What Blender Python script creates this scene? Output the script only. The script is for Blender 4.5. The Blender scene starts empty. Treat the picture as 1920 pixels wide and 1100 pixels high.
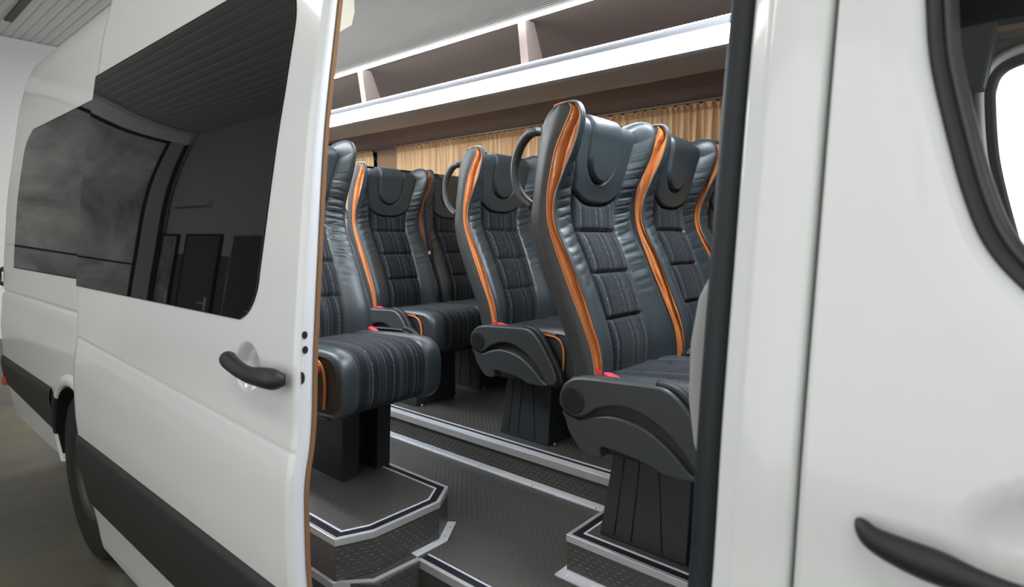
import bpy, bmesh, math, random
import numpy as np
from mathutils import Vector, Matrix
random.seed(7)
C = bpy.context.scene.collection
PI = math.pi

# ------------------------------------------------------------------ camera
# origin of the place: the lens.  +X = towards the front of the van, +Y = into the van, +Z up
cam_d = bpy.data.cameras.new('camera')
cam = bpy.data.objects.new('camera', cam_d); C.objects.link(cam)
cam_d.sensor_width = 36.0
cam_d.lens = 36.0 * 1093.09 / 1920.0
cam_d.clip_start = 0.02
R = Matrix(((0.7612664, -0.06609445, 0.64506201),
            (0.64842059, 0.07004329, -0.75805322),
            (0.00492084, 0.99535193, 0.09617861)))
cam.matrix_world = R.to_4x4()
cam_d.dof.use_dof = True
cam_d.dof.focus_distance = 2.2
cam_d.dof.aperture_fstop = 4.5
bpy.context.scene.camera = cam

# ------------------------------------------------------------------ world, light, exposure
W = bpy.data.worlds.new('world'); bpy.context.scene.world = W
W.use_nodes = True
W.node_tree.nodes['Background'].inputs[0].default_value = (0.93, 0.96, 1.0, 1)
W.node_tree.nodes['Background'].inputs[1].default_value = 1.45
vs = bpy.context.scene.view_settings
vs.view_transform = 'Standard'; vs.look = 'None'; vs.gamma = 1.0; vs.use_curve_mapping = False
vs.exposure = 0.0

def area(name, loc, rot, sx, sy, power, col=(1, 1, 1)):
    l = bpy.data.lights.new(name, 'AREA'); l.shape = 'RECTANGLE'; l.size = sx; l.size_y = sy
    l.energy = power; l.color = col
    o = bpy.data.objects.new(name, l); C.objects.link(o); o.location = loc; o.rotation_euler = rot
    return o
area('ceiling_lamp_light', (0.6, -1.0, 2.6), (math.radians(12), 0, 0), 2.4, 0.5, 24, (1.0, 0.985, 0.95))
area('front_fill_light', (5.5, -0.4, 0.4), (math.radians(90), 0, math.radians(95)), 3.0, 2.6, 45, (0.98, 0.99, 1.0))  # added fill from ahead, brightens the front door and its window lip
area('cab_fill_light', (2.3, 1.8, 0.5), (math.radians(90), 0, math.radians(90)), 1.2, 0.8, 14, (0.98, 0.99, 1.0))  # added fill ahead of the cab, lights the far door frame
area('ceiling_lamp_light', (-3.6, -0.9, 2.6), (math.radians(12), 0, 0), 2.4, 0.3, 20, (1.0, 0.985, 0.95))
area('ceiling_lamp_light', (-7.2, 4.6, 2.6), (0, 0, 0), 2.0, 0.6, 300, (1.0, 0.99, 0.96))

# ------------------------------------------------------------------ materials
MATS = {}
def mat(name, col, rough=0.5, metal=0.0, spec=0.5, bump=None, coat=0.0, noise=None, emit=None, ior=None):
    """bump=(scale, strength), noise=(scale, amount) colour mottling"""
    if name in MATS: return MATS[name]
    m = bpy.data.materials.new(name); m.use_nodes = True
    nt = m.node_tree; b = nt.nodes['Principled BSDF']
    b.inputs['Base Color'].default_value = (*col, 1)
    b.inputs['Roughness'].default_value = rough
    b.inputs['Metallic'].default_value = metal
    b.inputs['Specular IOR Level'].default_value = spec
    b.inputs['Coat Weight'].default_value = coat
    b.inputs['Coat Roughness'].default_value = 0.05
    if ior: b.inputs['IOR'].default_value = ior
    if emit:
        b.inputs['Emission Color'].default_value = (*emit[0], 1)
        b.inputs['Emission Strength'].default_value = emit[1]
    tc = nt.nodes.new('ShaderNodeTexCoord')
    if noise:
        n = nt.nodes.new('ShaderNodeTexNoise'); n.inputs['Scale'].default_value = noise[0]; n.inputs['Detail'].default_value = 6
        nt.links.new(tc.outputs['Object'], n.inputs['Vector'])
        r = nt.nodes.new('ShaderNodeMapRange')
        r.inputs[1].default_value = 0.3; r.inputs[2].default_value = 0.7
        r.inputs[3].default_value = 1 - noise[1]; r.inputs[4].default_value = 1 + noise[1]
        nt.links.new(n.outputs['Fac'], r.inputs[0])
        mx = nt.nodes.new('ShaderNodeVectorMath'); mx.operation = 'SCALE'
        mx.inputs[0].default_value = col
        nt.links.new(r.outputs[0], mx.inputs['Scale'])
        nt.links.new(mx.outputs[0], b.inputs['Base Color'])
    if bump:
        n = nt.nodes.new('ShaderNodeTexNoise'); n.inputs['Scale'].default_value = bump[0]; n.inputs['Detail'].default_value = 3
        nt.links.new(tc.outputs['Object'], n.inputs['Vector'])
        bp = nt.nodes.new('ShaderNodeBump'); bp.inputs['Strength'].default_value = bump[1]
        bp.inputs['Distance'].default_value = 0.002
        nt.links.new(n.outputs['Fac'], bp.inputs['Height'])
        nt.links.new(bp.outputs[0], b.inputs['Normal'])
    MATS[name] = m
    return m

paint = mat('white_paint', (0.73, 0.745, 0.725), 0.22, spec=0.5, coat=0.6)
paint_in = mat('white_door_edge', (0.75, 0.76, 0.78), 0.35)
plastic_blk = mat('black_plastic', (0.012, 0.012, 0.013), 0.45, bump=(900, 0.25))
rubstrip = mat('grey_rub_strip', (0.018, 0.018, 0.017), 0.5, bump=(700, 0.3))
rubber = mat('rubber', (0.007, 0.008, 0.009), 0.55)
seal_m = mat('seal_rubber', (0.006, 0.009, 0.012), 0.6)
tyre_m = mat('tyre', (0.006, 0.006, 0.006), 0.8)
glass_blk = mat('privacy_glass', (0.002, 0.0021, 0.0020), 0.012, spec=0.5, ior=1.55)
leather = mat('seat_leather', (0.036, 0.046, 0.052), 0.38, spec=0.65, bump=(420, 0.22))
leather_side = mat('seat_side_vinyl', (0.034, 0.038, 0.039), 0.42, bump=(380, 0.25))
orange = mat('orange_vinyl', (0.55, 0.19, 0.055), 0.42, bump=(260, 0.25))
seatplast = mat('seat_plastic', (0.040, 0.045, 0.047), 0.40, bump=(900, 0.15))
seatplast_d = mat('seat_plastic_dark', (0.010, 0.011, 0.012), 0.55)
ped_m = mat('pedestal_steel', (0.024, 0.028, 0.031), 0.38, spec=0.5)
red_m = mat('buckle_red', (0.75, 0.05, 0.08), 0.35)
chrome = mat('aluminium', (0.74, 0.75, 0.78), 0.28, metal=0.15)
alum_w = mat('aluminium_satin', (0.60, 0.61, 0.61), 0.32, metal=0.5)
blackins = mat('trim_insert', (0.006, 0.006, 0.014), 0.4)
brown_trim = mat('brown_carpet_edge', (0.23, 0.115, 0.05), 0.85, bump=(500, 0.5))
rack_m = mat('rack_fabric', (0.52, 0.49, 0.48), 0.85, bump=(500, 0.4))
panel_m = mat('dark_brown_panel', (0.19, 0.15, 0.145), 0.8, bump=(500, 0.4))
pillar_m = mat('brown_pillar_fabric', (0.30, 0.19, 0.12), 0.85, bump=(500, 0.4))
divider_m = mat('pale_divider', (0.44, 0.35, 0.31), 0.6)
cream = mat('cream_quilt', (0.72, 0.66, 0.52), 0.6, bump=(60, 0.3))
grey_pad = mat('light_grey_trim', (0.30, 0.30, 0.29), 0.7, bump=(600, 0.4))
greymet = mat('grey_rail', (0.22, 0.23, 0.25), 0.4)
led = mat('led_diffuser', (1, 1, 1), 0.5, emit=((0.84, 0.92, 1.0), 40.0))
led2 = mat('led_line', (1, 1, 1), 0.5, emit=((0.84, 0.92, 1.0), 20.0))
bright = mat('led_dot', (1, 1, 1), 0.5, emit=((0.95, 0.95, 1.0), 3.0))
cab_m = mat('cab_lining', (0.02, 0.02, 0.021), 0.7)
cab_grey = mat('cab_grey', (0.16, 0.16, 0.155), 0.5)
marker_m = mat('orange_marker', (0.5, 0.08, 0.02), 0.3)
rim_m = mat('steel_rim', (0.05, 0.044, 0.034), 0.5, metal=0.3)
wall_m = mat('garage_white', (0.78, 0.79, 0.79), 0.8, noise=(0.7, 0.05))
mid_wall = mat('garage_grey_wall', (0.50, 0.50, 0.48), 0.8)
dado_m = mat('garage_dado', (0.12, 0.12, 0.115), 0.6)
doorg_m = mat('garage_dark_door', (0.10, 0.10, 0.10), 0.35)
dark_frame = mat('dark_frame', (0.02, 0.02, 0.02), 0.5)
trimsilver = mat('door_steel', (0.42, 0.43, 0.43), 0.4, metal=0.3, noise=(3.0, 0.5))

def N(nt, t): return nt.nodes.new(t)
def math_n(nt, op, a, b=None, c=None):
    n = N(nt, 'ShaderNodeMath'); n.operation = op
    for i, v in enumerate((a, b, c)):
        if v is None: continue
        if isinstance(v, (int, float)): n.inputs[i].default_value = v
        else: nt.links.new(v, n.inputs[i])
    return n.outputs[0]

def plaid_mat():
    m = bpy.data.materials.new('plaid_fabric'); m.use_nodes = True; nt = m.node_tree
    b = nt.nodes['Principled BSDF']; b.inputs['Roughness'].default_value = 0.85
    b.inputs['Specular IOR Level'].default_value = 0.25
    b.inputs['Sheen Weight'].default_value = 0.08
    tc = N(nt, 'ShaderNodeTexCoord'); sp = N(nt, 'ShaderNodeSeparateXYZ'); nt.links.new(tc.outputs['Object'], sp.inputs[0])
    x, y, z = sp.outputs
    long = math_n(nt, 'ADD', x, z)
    def n1(vx, vy, scale, detail=2):
        cb = N(nt, 'ShaderNodeCombineXYZ')
        nt.links.new(vx, cb.inputs[0]); 
        if vy is not None: nt.links.new(vy, cb.inputs[1])
        n = N(nt, 'ShaderNodeTexNoise'); n.inputs['Scale'].default_value = scale; n.inputs['Detail'].default_value = detail
        nt.links.new(cb.outputs[0], n.inputs['Vector']); return n.outputs['Fac']
    lslow = math_n(nt, 'MULTIPLY', long, 0.004)
    warp = n1(y, lslow, 150.0, 4)            # thin threads across the width
    lines = N(nt, 'ShaderNodeMapRange'); nt.links.new(warp, lines.inputs[0])
    lines.inputs[1].default_value = 0.48; lines.inputs[2].default_value = 0.66
    # broken along their length
    cb = N(nt, 'ShaderNodeCombineXYZ'); nt.links.new(math_n(nt, 'MULTIPLY', y, 500.0), cb.inputs[0]); nt.links.new(math_n(nt, 'MULTIPLY', long, 150.0), cb.inputs[1])
    nb = N(nt, 'ShaderNodeTexNoise'); nb.inputs['Scale'].default_value = 1.0; nt.links.new(cb.outputs[0], nb.inputs['Vector'])
    br = N(nt, 'ShaderNodeMapRange'); nt.links.new(nb.outputs['Fac'], br.inputs[0]); br.inputs[1].default_value = 0.36; br.inputs[2].default_value = 0.62
    a = math_n(nt, 'MULTIPLY', lines.outputs[0], br.outputs[0])
    # a few bright threads, evenly spaced
    ph = math_n(nt, 'FRACT', math_n(nt, 'MULTIPLY', math_n(nt, 'ADD', y, 0.0), 1 / 0.085))
    dd = math_n(nt, 'ABSOLUTE', math_n(nt, 'SUBTRACT', ph, 0.5))
    thin = math_n(nt, 'LESS_THAN', dd, 0.016)
    thin = math_n(nt, 'MULTIPLY', thin, br.outputs[0])
    a2 = math_n(nt, 'MAXIMUM', math_n(nt, 'MULTIPLY', a, 0.45), thin)
    weft = n1(long, math_n(nt, 'MULTIPLY', y, 0.004), 110.0, 3)
    wl = N(nt, 'ShaderNodeMapRange'); nt.links.new(weft, wl.inputs[0]); wl.inputs[1].default_value = 0.56; wl.inputs[2].default_value = 0.68
    a3 = math_n(nt, 'ADD', a2, math_n(nt, 'MULTIPLY', math_n(nt, 'MULTIPLY', wl.outputs[0], br.outputs[0]), 0.06))
    mix = N(nt, 'ShaderNodeMix'); mix.data_type = 'RGBA'
    mix.inputs[6].default_value = (0.0085, 0.0105, 0.014, 1); mix.inputs[7].default_value = (0.18, 0.20, 0.23, 1)
    nt.links.new(a3, mix.inputs[0]); nt.links.new(mix.outputs[2], b.inputs['Base Color'])
    bp = N(nt, 'ShaderNodeBump'); bp.inputs['Strength'].default_value = 0.35; bp.inputs['Distance'].default_value = 0.001
    nt.links.new(nb.outputs['Fac'], bp.inputs['Height']); nt.links.new(bp.outputs[0], b.inputs['Normal'])
    return m
plaid = plaid_mat()

def tread_mat(name='tread_plate', base=(0.072, 0.068, 0.063), a=0.026, bb=0.013):
    m = bpy.data.materials.new(name); m.use_nodes = True; nt = m.node_tree
    b = nt.nodes['Principled BSDF']; b.inputs['Roughness'].default_value = 0.36; b.inputs['Specular IOR Level'].default_value = 0.5
    tc = N(nt, 'ShaderNodeTexCoord'); sp = N(nt, 'ShaderNodeSeparateXYZ'); nt.links.new(tc.outputs['Object'], sp.inputs[0])
    ge = N(nt, 'ShaderNodeNewGeometry'); sn = N(nt, 'ShaderNodeSeparateXYZ'); nt.links.new(ge.outputs['True Normal'], sn.inputs[0])
    isx = math_n(nt, 'GREATER_THAN', math_n(nt, 'ABSOLUTE', sn.outputs[0]), 0.6)
    isz = math_n(nt, 'GREATER_THAN', math_n(nt, 'ABSOLUTE', sn.outputs[2]), 0.6)
    def mixf(f, p, q):  # f? q : p
        return math_n(nt, 'ADD', math_n(nt, 'MULTIPLY', p, math_n(nt, 'SUBTRACT', 1.0, f)), math_n(nt, 'MULTIPLY', q, f))
    u = mixf(isx, sp.outputs[0], sp.outputs[1])
    v = mixf(isz, sp.outputs[2], sp.outputs[1])
    vv = math_n(nt, 'MULTIPLY', v, 1 / bb); row = math_n(nt, 'FLOOR', vv)
    half = math_n(nt, 'MULTIPLY', math_n(nt, 'FLOORED_MODULO', row, 2.0), 0.5)
    uu = math_n(nt, 'ADD', math_n(nt, 'MULTIPLY', u, 1 / a), half)
    du = math_n(nt, 'MULTIPLY', math_n(nt, 'SUBTRACT', math_n(nt, 'FRACT', uu), 0.5), 1 / 0.26)
    dv = math_n(nt, 'MULTIPLY', math_n(nt, 'SUBTRACT', math_n(nt, 'FRACT', vv), 0.5), 1 / 0.17)
    # alternate lean of the lozenges
    sgn = math_n(nt, 'SUBTRACT', math_n(nt, 'MULTIPLY', math_n(nt, 'FLOORED_MODULO', row, 2.0), 2.0), 1.0)
    dv = math_n(nt, 'ADD', dv, math_n(nt, 'MULTIPLY', math_n(nt, 'MULTIPLY', du, sgn), 0.25))
    r2 = math_n(nt, 'ADD', math_n(nt, 'MULTIPLY', du, du), math_n(nt, 'MULTIPLY', dv, dv))
    h = math_n(nt, 'MAXIMUM', math_n(nt, 'SUBTRACT', 1.0, r2), 0.0)
    bp = N(nt, 'ShaderNodeBump'); bp.inputs['Strength'].default_value = 1.0; bp.inputs['Distance'].default_value = 0.0022
    nt.links.new(h, bp.inputs['Height']); nt.links.new(bp.outputs[0], b.inputs['Normal'])
    mix = N(nt, 'ShaderNodeMix'); mix.data_type = 'RGBA'
    mix.inputs[6].default_value = (*base, 1); mix.inputs[7].default_value = (base[0] * 2.3, base[1] * 2.2, base[2] * 2.0, 1)
    nt.links.new(math_n(nt, 'MULTIPLY', h, 0.4), mix.inputs[0]); nt.links.new(mix.outputs[2], b.inputs['Base Color'])
    return m
tread = tread_mat()

def rib_mat(name, col, axis, scale, dist, rough=0.7):
    m = bpy.data.materials.new(name); m.use_nodes = True; nt = m.node_tree
    b = nt.nodes['Principled BSDF']; b.inputs['Roughness'].default_value = rough; b.inputs['Base Color'].default_value = (*col, 1)
    b.inputs['Specular IOR Level'].default_value = 0.25
    tc = N(nt, 'ShaderNodeTexCoord'); sp = N(nt, 'ShaderNodeSeparateXYZ'); nt.links.new(tc.outputs['Object'], sp.inputs[0])
    s = math_n(nt, 'SINE', math_n(nt, 'MULTIPLY', sp.outputs[axis], scale))
    bp = N(nt, 'ShaderNodeBump'); bp.inputs['Strength'].default_value = 1.0; bp.inputs['Distance'].default_value = dist
    nt.links.new(s, bp.inputs['Height']); nt.links.new(bp.outputs[0], b.inputs['Normal'])
    return m
ceil_m = rib_mat('ribbed_ceiling_fabric', (0.118, 0.106, 0.090), 1, 2 * PI / 0.014, 0.0006)
curtain_m = mat('curtain_cloth', (0.78, 0.55, 0.32), 0.8, bump=(700, 0.25))

def ground_mat():
    m = bpy.data.materials.new('concrete_floor'); m.use_nodes = True; nt = m.node_tree
    b = nt.nodes['Principled BSDF']; b.inputs['Roughness'].default_value = 0.55
    tc = N(nt, 'ShaderNodeTexCoord')
    n = N(nt, 'ShaderNodeTexNoise'); n.inputs['Scale'].default_value = 1.6; n.inputs['Detail'].default_value = 7; n.inputs['Roughness'].default_value = 0.65
    nt.links.new(tc.outputs['Object'], n.inputs['Vector'])
    cr = N(nt, 'ShaderNodeValToRGB'); nt.links.new(n.outputs['Fac'], cr.inputs[0])
    e = cr.color_ramp.elements; e[0].position = 0.33; e[0].color = (0.060, 0.060, 0.044, 1); e[1].position = 0.68; e[1].color = (0.135, 0.11, 0.07, 1)
    k = cr.color_ramp.elements.new(0.5); k.color = (0.088, 0.086, 0.068, 1)
    nt.links.new(cr.outputs[0], b.inputs['Base Color'])
    n2 = N(nt, 'ShaderNodeTexNoise'); n2.inputs['Scale'].default_value = 60; nt.links.new(tc.outputs['Object'], n2.inputs['Vector'])
    bp = N(nt, 'ShaderNodeBump'); bp.inputs['Strength'].default_value = 0.3; bp.inputs['Distance'].default_value = 0.004
    nt.links.new(n2.outputs['Fac'], bp.inputs['Height']); nt.links.new(bp.outputs[0], b.inputs['Normal'])
    return m
ground_m = ground_mat()

def sheet_mat():
    """smudged translucent grey sheeting of the big garage door"""
    m = bpy.data.materials.new('smudged_sheeting'); m.use_nodes = True; nt = m.node_tree
    b = nt.nodes['Principled BSDF']; b.inputs['Roughness'].default_value = 0.4
    tc = N(nt, 'ShaderNodeTexCoord')
    n = N(nt, 'ShaderNodeTexNoise'); n.inputs['Scale'].default_value = 1.1; n.inputs['Detail'].default_value = 8; n.inputs['Distortion'].default_value = 0.5; n.inputs['Roughness'].default_value = 0.62
    nt.links.new(tc.outputs['Object'], n.inputs['Vector'])
    cr = N(nt, 'ShaderNodeValToRGB'); nt.links.new(n.outputs['Fac'], cr.inputs[0])
    e = cr.color_ramp.elements; e[0].position = 0.35; e[0].color = (0.32, 0.32, 0.31, 1); e[1].position = 0.7; e[1].color = (0.92, 0.92, 0.88, 1)
    nt.links.new(cr.outputs[0], b.inputs['Base Color'])
    return m
sheet_m = sheet_mat()

# ------------------------------------------------------------------ mesh helpers
def mesh_obj(name, verts, faces, m, parent=None, smooth=False):
    me = bpy.data.meshes.new(name)
    me.from_pydata([tuple(map(float, v)) for v in verts], [], [tuple(int(i) for i in f) for f in faces])
    if smooth: me.polygons.foreach_set('use_smooth', [True] * len(me.polygons))
    me.materials.append(m); me.update()
    o = bpy.data.objects.new(name, me); C.objects.link(o)
    if parent: o.parent = parent
    return o

class MB:
    def __init__(s): s.v = []; s.f = []; s.mi = []; s.sm = []
    def add(s, verts, faces, mi=0, smooth=False):
        k = len(s.v); s.v += [tuple(map(float, v)) for v in verts]
        for f in faces: s.f.append(tuple(int(i) + k for i in f)); s.mi.append(mi); s.sm.append(smooth)
        return s
    def box(s, x0, x1, y0, y1, z0, z1, mi=0):
        v = [(x, y, z) for x in (x0, x1) for y in (y0, y1) for z in (z0, z1)]
        f = [(0, 1, 3, 2), (4, 6, 7, 5), (0, 4, 5, 1), (2, 3, 7, 6), (0, 2, 6, 4), (1, 5, 7, 3)]
        return s.add(v, f, mi)
    def hexa(s, p, mi=0):
        """8 corners: bottom 4 ccw, top 4 ccw"""
        return s.add(p, [(0, 3, 2, 1), (4, 5, 6, 7), (0, 1, 5, 4), (1, 2, 6, 5), (2, 3, 7, 6), (3, 0, 4, 7)], mi)
    def prism_y(s, poly, y0, y1, mi=0):
        """polygon in (x,z) extruded along y"""
        n = len(poly)
        v = [(x, y0, z) for x, z in poly] + [(x, y1, z) for x, z in poly]
        f = [tuple(range(n)), tuple(range(2 * n - 1, n - 1, -1))] + [(i, i + n, (i + 1) % n + n, (i + 1) % n) for i in range(n)]
        return s.add(v, f, mi)
    def prism_z(s, poly, z0, z1, mi=0):
        n = len(poly)
        v = [(x, y, z0) for x, y in poly] + [(x, y, z1) for x, y in poly]
        f = [tuple(range(n - 1, -1, -1)), tuple(range(n, 2 * n))] + [(i, (i + 1) % n, (i + 1) % n + n, i + n) for i in range(n)]
        return s.add(v, f, mi)
    def loft_x(s, poly, x0, x1, mi=0, smooth=False, cap=True):
        """polygon in (y,z) extruded along x"""
        n = len(poly)
        v = [(x0, y, z) for y, z in poly] + [(x1, y, z) for y, z in poly]
        f = [(i, (i + 1) % n, (i + 1) % n + n, i + n) for i in range(n)]
        s.add(v, f, mi, smooth)
        if cap: s.add(v, [tuple(range(n - 1, -1, -1)), tuple(range(n, 2 * n))], mi)
        return s
    def tube(s, pts, r, n=8, mi=0, closed=False, flat=1.0):
        pts = [Vector(p) for p in pts]; L = len(pts); v = []
        up = Vector((0.03, 1, 0.02)).normalized()
        for i, p in enumerate(pts):
            a = pts[(i - 1) % L] if (closed or i > 0) else p
            b = pts[(i + 1) % L] if (closed or i < L - 1) else p
            t = (b - a).normalized()
            s1 = t.cross(up)
            if s1.length < 1e-3: s1 = t.cross(Vector((1, 0, 0)))
            s1.normalize(); s2 = t.cross(s1).normalized()
            rr = r(i / (L - 1)) if callable(r) else r
            for k in range(n):
                a_ = 2 * PI * k / n
                v.append(p + s1 * (math.cos(a_) * rr) + s2 * (math.sin(a_) * rr * flat))
        f = []
        for i in range(L if closed else L - 1):
            j = (i + 1) % L
            for k in range(n):
                k2 = (k + 1) % n
                f.append((i * n + k, i * n + k2, j * n + k2, j * n + k))
        if not closed:
            f += [tuple(range(n - 1, -1, -1)), tuple((L - 1) * n + k for k in range(n))]
        return s.add(v, f, mi, True)
    def disc_y(s, cx, cz, r, y0, y1, n=32, mi=0, rx=None):
        rx = rx or r
        return s.prism_y([(cx + rx * math.cos(2 * PI * i / n), cz + r * math.sin(2 * PI * i / n)) for i in range(n)], y0, y1, mi)
    def build(s, name, mats, parent=None, bevel=0, seg=2, fixn=True):
        me = bpy.data.meshes.new(name); me.from_pydata(s.v, [], s.f)
        if not isinstance(mats, (list, tuple)): mats = [mats]
        for m in mats: me.materials.append(m)
        me.polygons.foreach_set('material_index', s.mi); me.polygons.foreach_set('use_smooth', s.sm)
        if fixn or bevel:
            bm = bmesh.new(); bm.from_mesh(me)
            if fixn: bmesh.ops.recalc_face_normals(bm, faces=bm.faces)
            if bevel:
                ed = [e for e in bm.edges if e.is_manifold and e.calc_face_angle(0) > 0.5]
                bmesh.ops.bevel(bm, geom=ed, offset=bevel, segments=seg, affect='EDGES', profile=0.6, clamp_overlap=True)
            bm.to_mesh(me); bm.free()
        me.update()
        o = bpy.data.objects.new(name, me); C.objects.link(o)
        if parent: o.parent = parent
        return o

def empty(name, loc, label=None, cat=None, group=None):
    o = bpy.data.objects.new(name, None); C.objects.link(o); o.location = loc; o.empty_display_size = 0.1
    if label: o['label'] = label
    if cat: o['category'] = cat
    if group: o['group'] = group
    return o
def tag(o, label, cat, group=None):
    o['label'] = label; o['category'] = cat
    if group: o['group'] = group
    return o
def structure(o, label=None):
    o['kind'] = 'structure'
    if label: o['label'] = label
    return o

def catmull(keys, n):
    """smooth resample of key tuples, uniform in key index"""
    K = np.array(keys, float); m = len(K)
    t = np.linspace(0, m - 1, n); i = np.clip(t.astype(int), 0, m - 2); f = (t - i)[:, None]
    p0 = K[np.clip(i - 1, 0, m - 1)]; p1 = K[i]; p2 = K[i + 1]; p3 = K[np.clip(i + 2, 0, m - 1)]
    return 0.5 * ((2 * p1) + (-p0 + p2) * f + (2 * p0 - 5 * p1 + 4 * p2 - p3) * f ** 2 + (-p0 + 3 * p1 - 3 * p2 + p3) * f ** 3)

def grid_faces(nr, nc):
    r, c = np.mgrid[0:nr - 1, 0:nc - 1]
    a = r * nc + c
    return np.stack([a, a + 1, a + nc + 1, a + nc], -1).reshape(-1, 4)

def sub_mesh(name, P, faces, m, parent, flip=False):
    """P (n,3); keep the vertices used"""
    used = np.unique(faces); mp = -np.ones(len(P), int); mp[used] = np.arange(len(used))
    F = mp[faces]
    if flip: F = F[:, ::-1]
    return mesh_obj(name, P[used], F, m, parent, smooth=True)

# ------------------------------------------------------------------ garage (the place round the van)
GZ = -1.5      # garage floor
def garage():
    b = MB(); b.box(-11.2, 9, -2.6, 9, GZ - 0.2, GZ); structure(b.build('floor', ground_m))
    # ceiling of trapezoid sheet, ridges along x
    per = 0.108; pts = []
    y = -2.5
    while y < 9:
        pts += [(y, 2.80), (y + 0.060, 2.80), (y + 0.072, 2.807), (y + 0.096, 2.807)]; y += per
    n = len(pts)
    v = [(-11.1, a, c) for a, c in pts] + [(9, a, c) for a, c in pts]
    f = [(i, i + 1, i + 1 + n, i + n) for i in range(n - 1)]
    structure(mesh_obj('ceiling', v, f, mat('sheet_steel', (0.62, 0.62, 0.61), 0.6)))
    b = MB(); b.box(-11.3, -11.05, -2.5, 9, GZ, 2.795); b.box(-11.3, -11.15, -2.5, 9, 2.795, 3.0, 1); structure(b.build('wall_rear', [wall_m, dark_frame]))
    # right-hand wall behind the photographer, pale above, darker dado below
    b = MB(); b.box(-11.2, 9, -2.6, -2.4, 0.33, 2.8, 0); b.box(-11.2, 9, -2.6, -2.395, GZ, 0.33, 1)
    structure(b.build('wall_right', [mid_wall, dado_m]))
    # big rear door of grey sheeting in a dark frame under a pale lintel
    t = empty('garage_door', (-11.0, -0.6, GZ), 'tall smudged grey sheeting gate in the rear garage wall, mirrored in the van windows', 'gate')
    b = MB(); b.box(-0.03, 0.0, -1.45, 1.95, 0.0, 3.95); b.build('sheet_panel', sheet_m, t)
    b = MB(); b.box(0, 0.03, -1.43, -1.38, 0, 4.0); b.box(0.0, 0.05, -1.74, -1.66, 0, 4.0)
    b.box(0, 0.03, 0.93, 1.02, 0, 3.95); b.box(0, 0.03, 1.93, 2.0, 0, 4.0); b.box(0, 0.012, -1.4, 1.95, 1.55, 1.575); b.box(0, 0.03, -1.5, 1.95, 3.93, 3.98)
    b.build('frame', dark_frame, t)
    b = MB(); b.box(0, 0.05, -1.66, -1.43, 0, 4.0); b.build('door_jamb', mid_wall, t)
    b = MB(); b.box(0.0, 0.06, -1.7, 2.05, 3.98, 4.20); b.build('lintel', mat('lintel_white', (0.85, 0.85, 0.84), 0.6), t)
    # doors in the side wall behind the photographer
    for i, (x0, x1, mm, lb) in enumerate(((-11.0, -10.35, trimsilver, 'narrow pale steel door nearest the rear wall of the garage'),
                                  (-9.95, -8.75, doorg_m, 'dark grey door in the middle of the garage side wall'),
                                  (-8.3, -7.3, doorg_m, 'dark door with pale steel frame farthest from the gate'))):
        t = empty('garage_side_door', ((x0 + x1) / 2, -2.39, GZ), lb, 'door')
        w = (x1 - x0) / 2
        b = MB(); b.box(-w, w, 0, 0.03, 0, 2.1); b.build('door_leaf', mm, t)
        b = MB()
        b.box(-w - 0.03, -w, 0, 0.04, 0, 2.13); b.box(w, w + 0.03, 0, 0.04, 0, 2.13); b.box(-w, w, 0, 0.04, 2.1, 2.13)
        b.build('door_frame', dark_frame if i < 2 else trimsilver, t)
        b = MB(); b.tube([(w * 0.7, 0.03, 1.05), (w * 0.7, 0.07, 1.05), (w * 0.45, 0.07, 1.05)], 0.012)
        b.box(w * 0.66, w * 0.76, 0.03, 0.04, 0.93, 1.15); b.build('door_handle', chrome, t)
    t = empty('wall_lamp', (-10.0, -2.39, 1.12), 'unlit tube lamp on the wall above the side doors, seen in the van glass', 'lamp')
    b = MB(); b.box(-0.7, 0.7, 0, 0.08, -0.04, 0.04); b.build('lamp_housing', mat('lamp_grey', (0.5, 0.5, 0.49), 0.5), t)
    # added glowing panel with bars on the side wall, fill for the van side
    pane = mat('fill_glow', (0.9, 0.9, 0.9), 0.4, emit=((0.97, 0.985, 1.0), 0.95))
    t = bpy.data.objects.new('side_fill_panel', None); C.objects.link(t); t.location = (-1.4, -2.39, 0.55); structure(t)
    b = MB(); b.box(-3.5, 3.5, 0.0, 0.02, -1.5, 1.5); b.build('fill_panel_face', pane, t)
    b = MB()
    for k in range(5): b.box(-3.56 + k * 1.765, -3.50 + k * 1.765, 0.0, 0.05, -1.56, 1.56)
    b.box(-3.56, 3.56, 0.0, 0.05, 1.5, 1.56); b.box(-3.56, 3.56, 0.0, 0.05, -1.56, -1.5)
    b.build('window_frame', wall_m, t)  # bars around the added fill panel
    # lit ceiling fixtures
    for lx, ly, lb in ((0.6, -1.0, 'tube fixture on the garage ceiling above the front door of the van'), (-3.6, -0.9, 'tube fixture on the garage ceiling beside the open sliding door'), (-7.2, 4.6, 'tube fixture on the garage ceiling beyond the tail of the van')):
        t = empty('ceiling_lamp', (lx, ly, 2.8), lb, 'lamp', 'garage ceiling lamps')
        b = MB(); b.box(-1.2, 1.2, -0.12, 0.12, -0.08, 0.0); b.build('lamp_housing', wall_m, t)
        b = MB(); b.box(-1.18, 1.18, -0.08, 0.08, -0.11, -0.08); b.build('lamp_tube', mat('tube_glow', (1, 1, 1), 0.5, emit=((1, 0.98, 0.95), 3.0)), t)
    # dark hanger rail on the ceiling
    b = MB(); b.box(-10.2, -8.3, 1.72, 1.80, 2.78, 2.80); tag(b.build('ceiling_rail', dark_frame), 'short dark rail fixed under the corrugated ceiling', 'rail')
garage()

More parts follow.
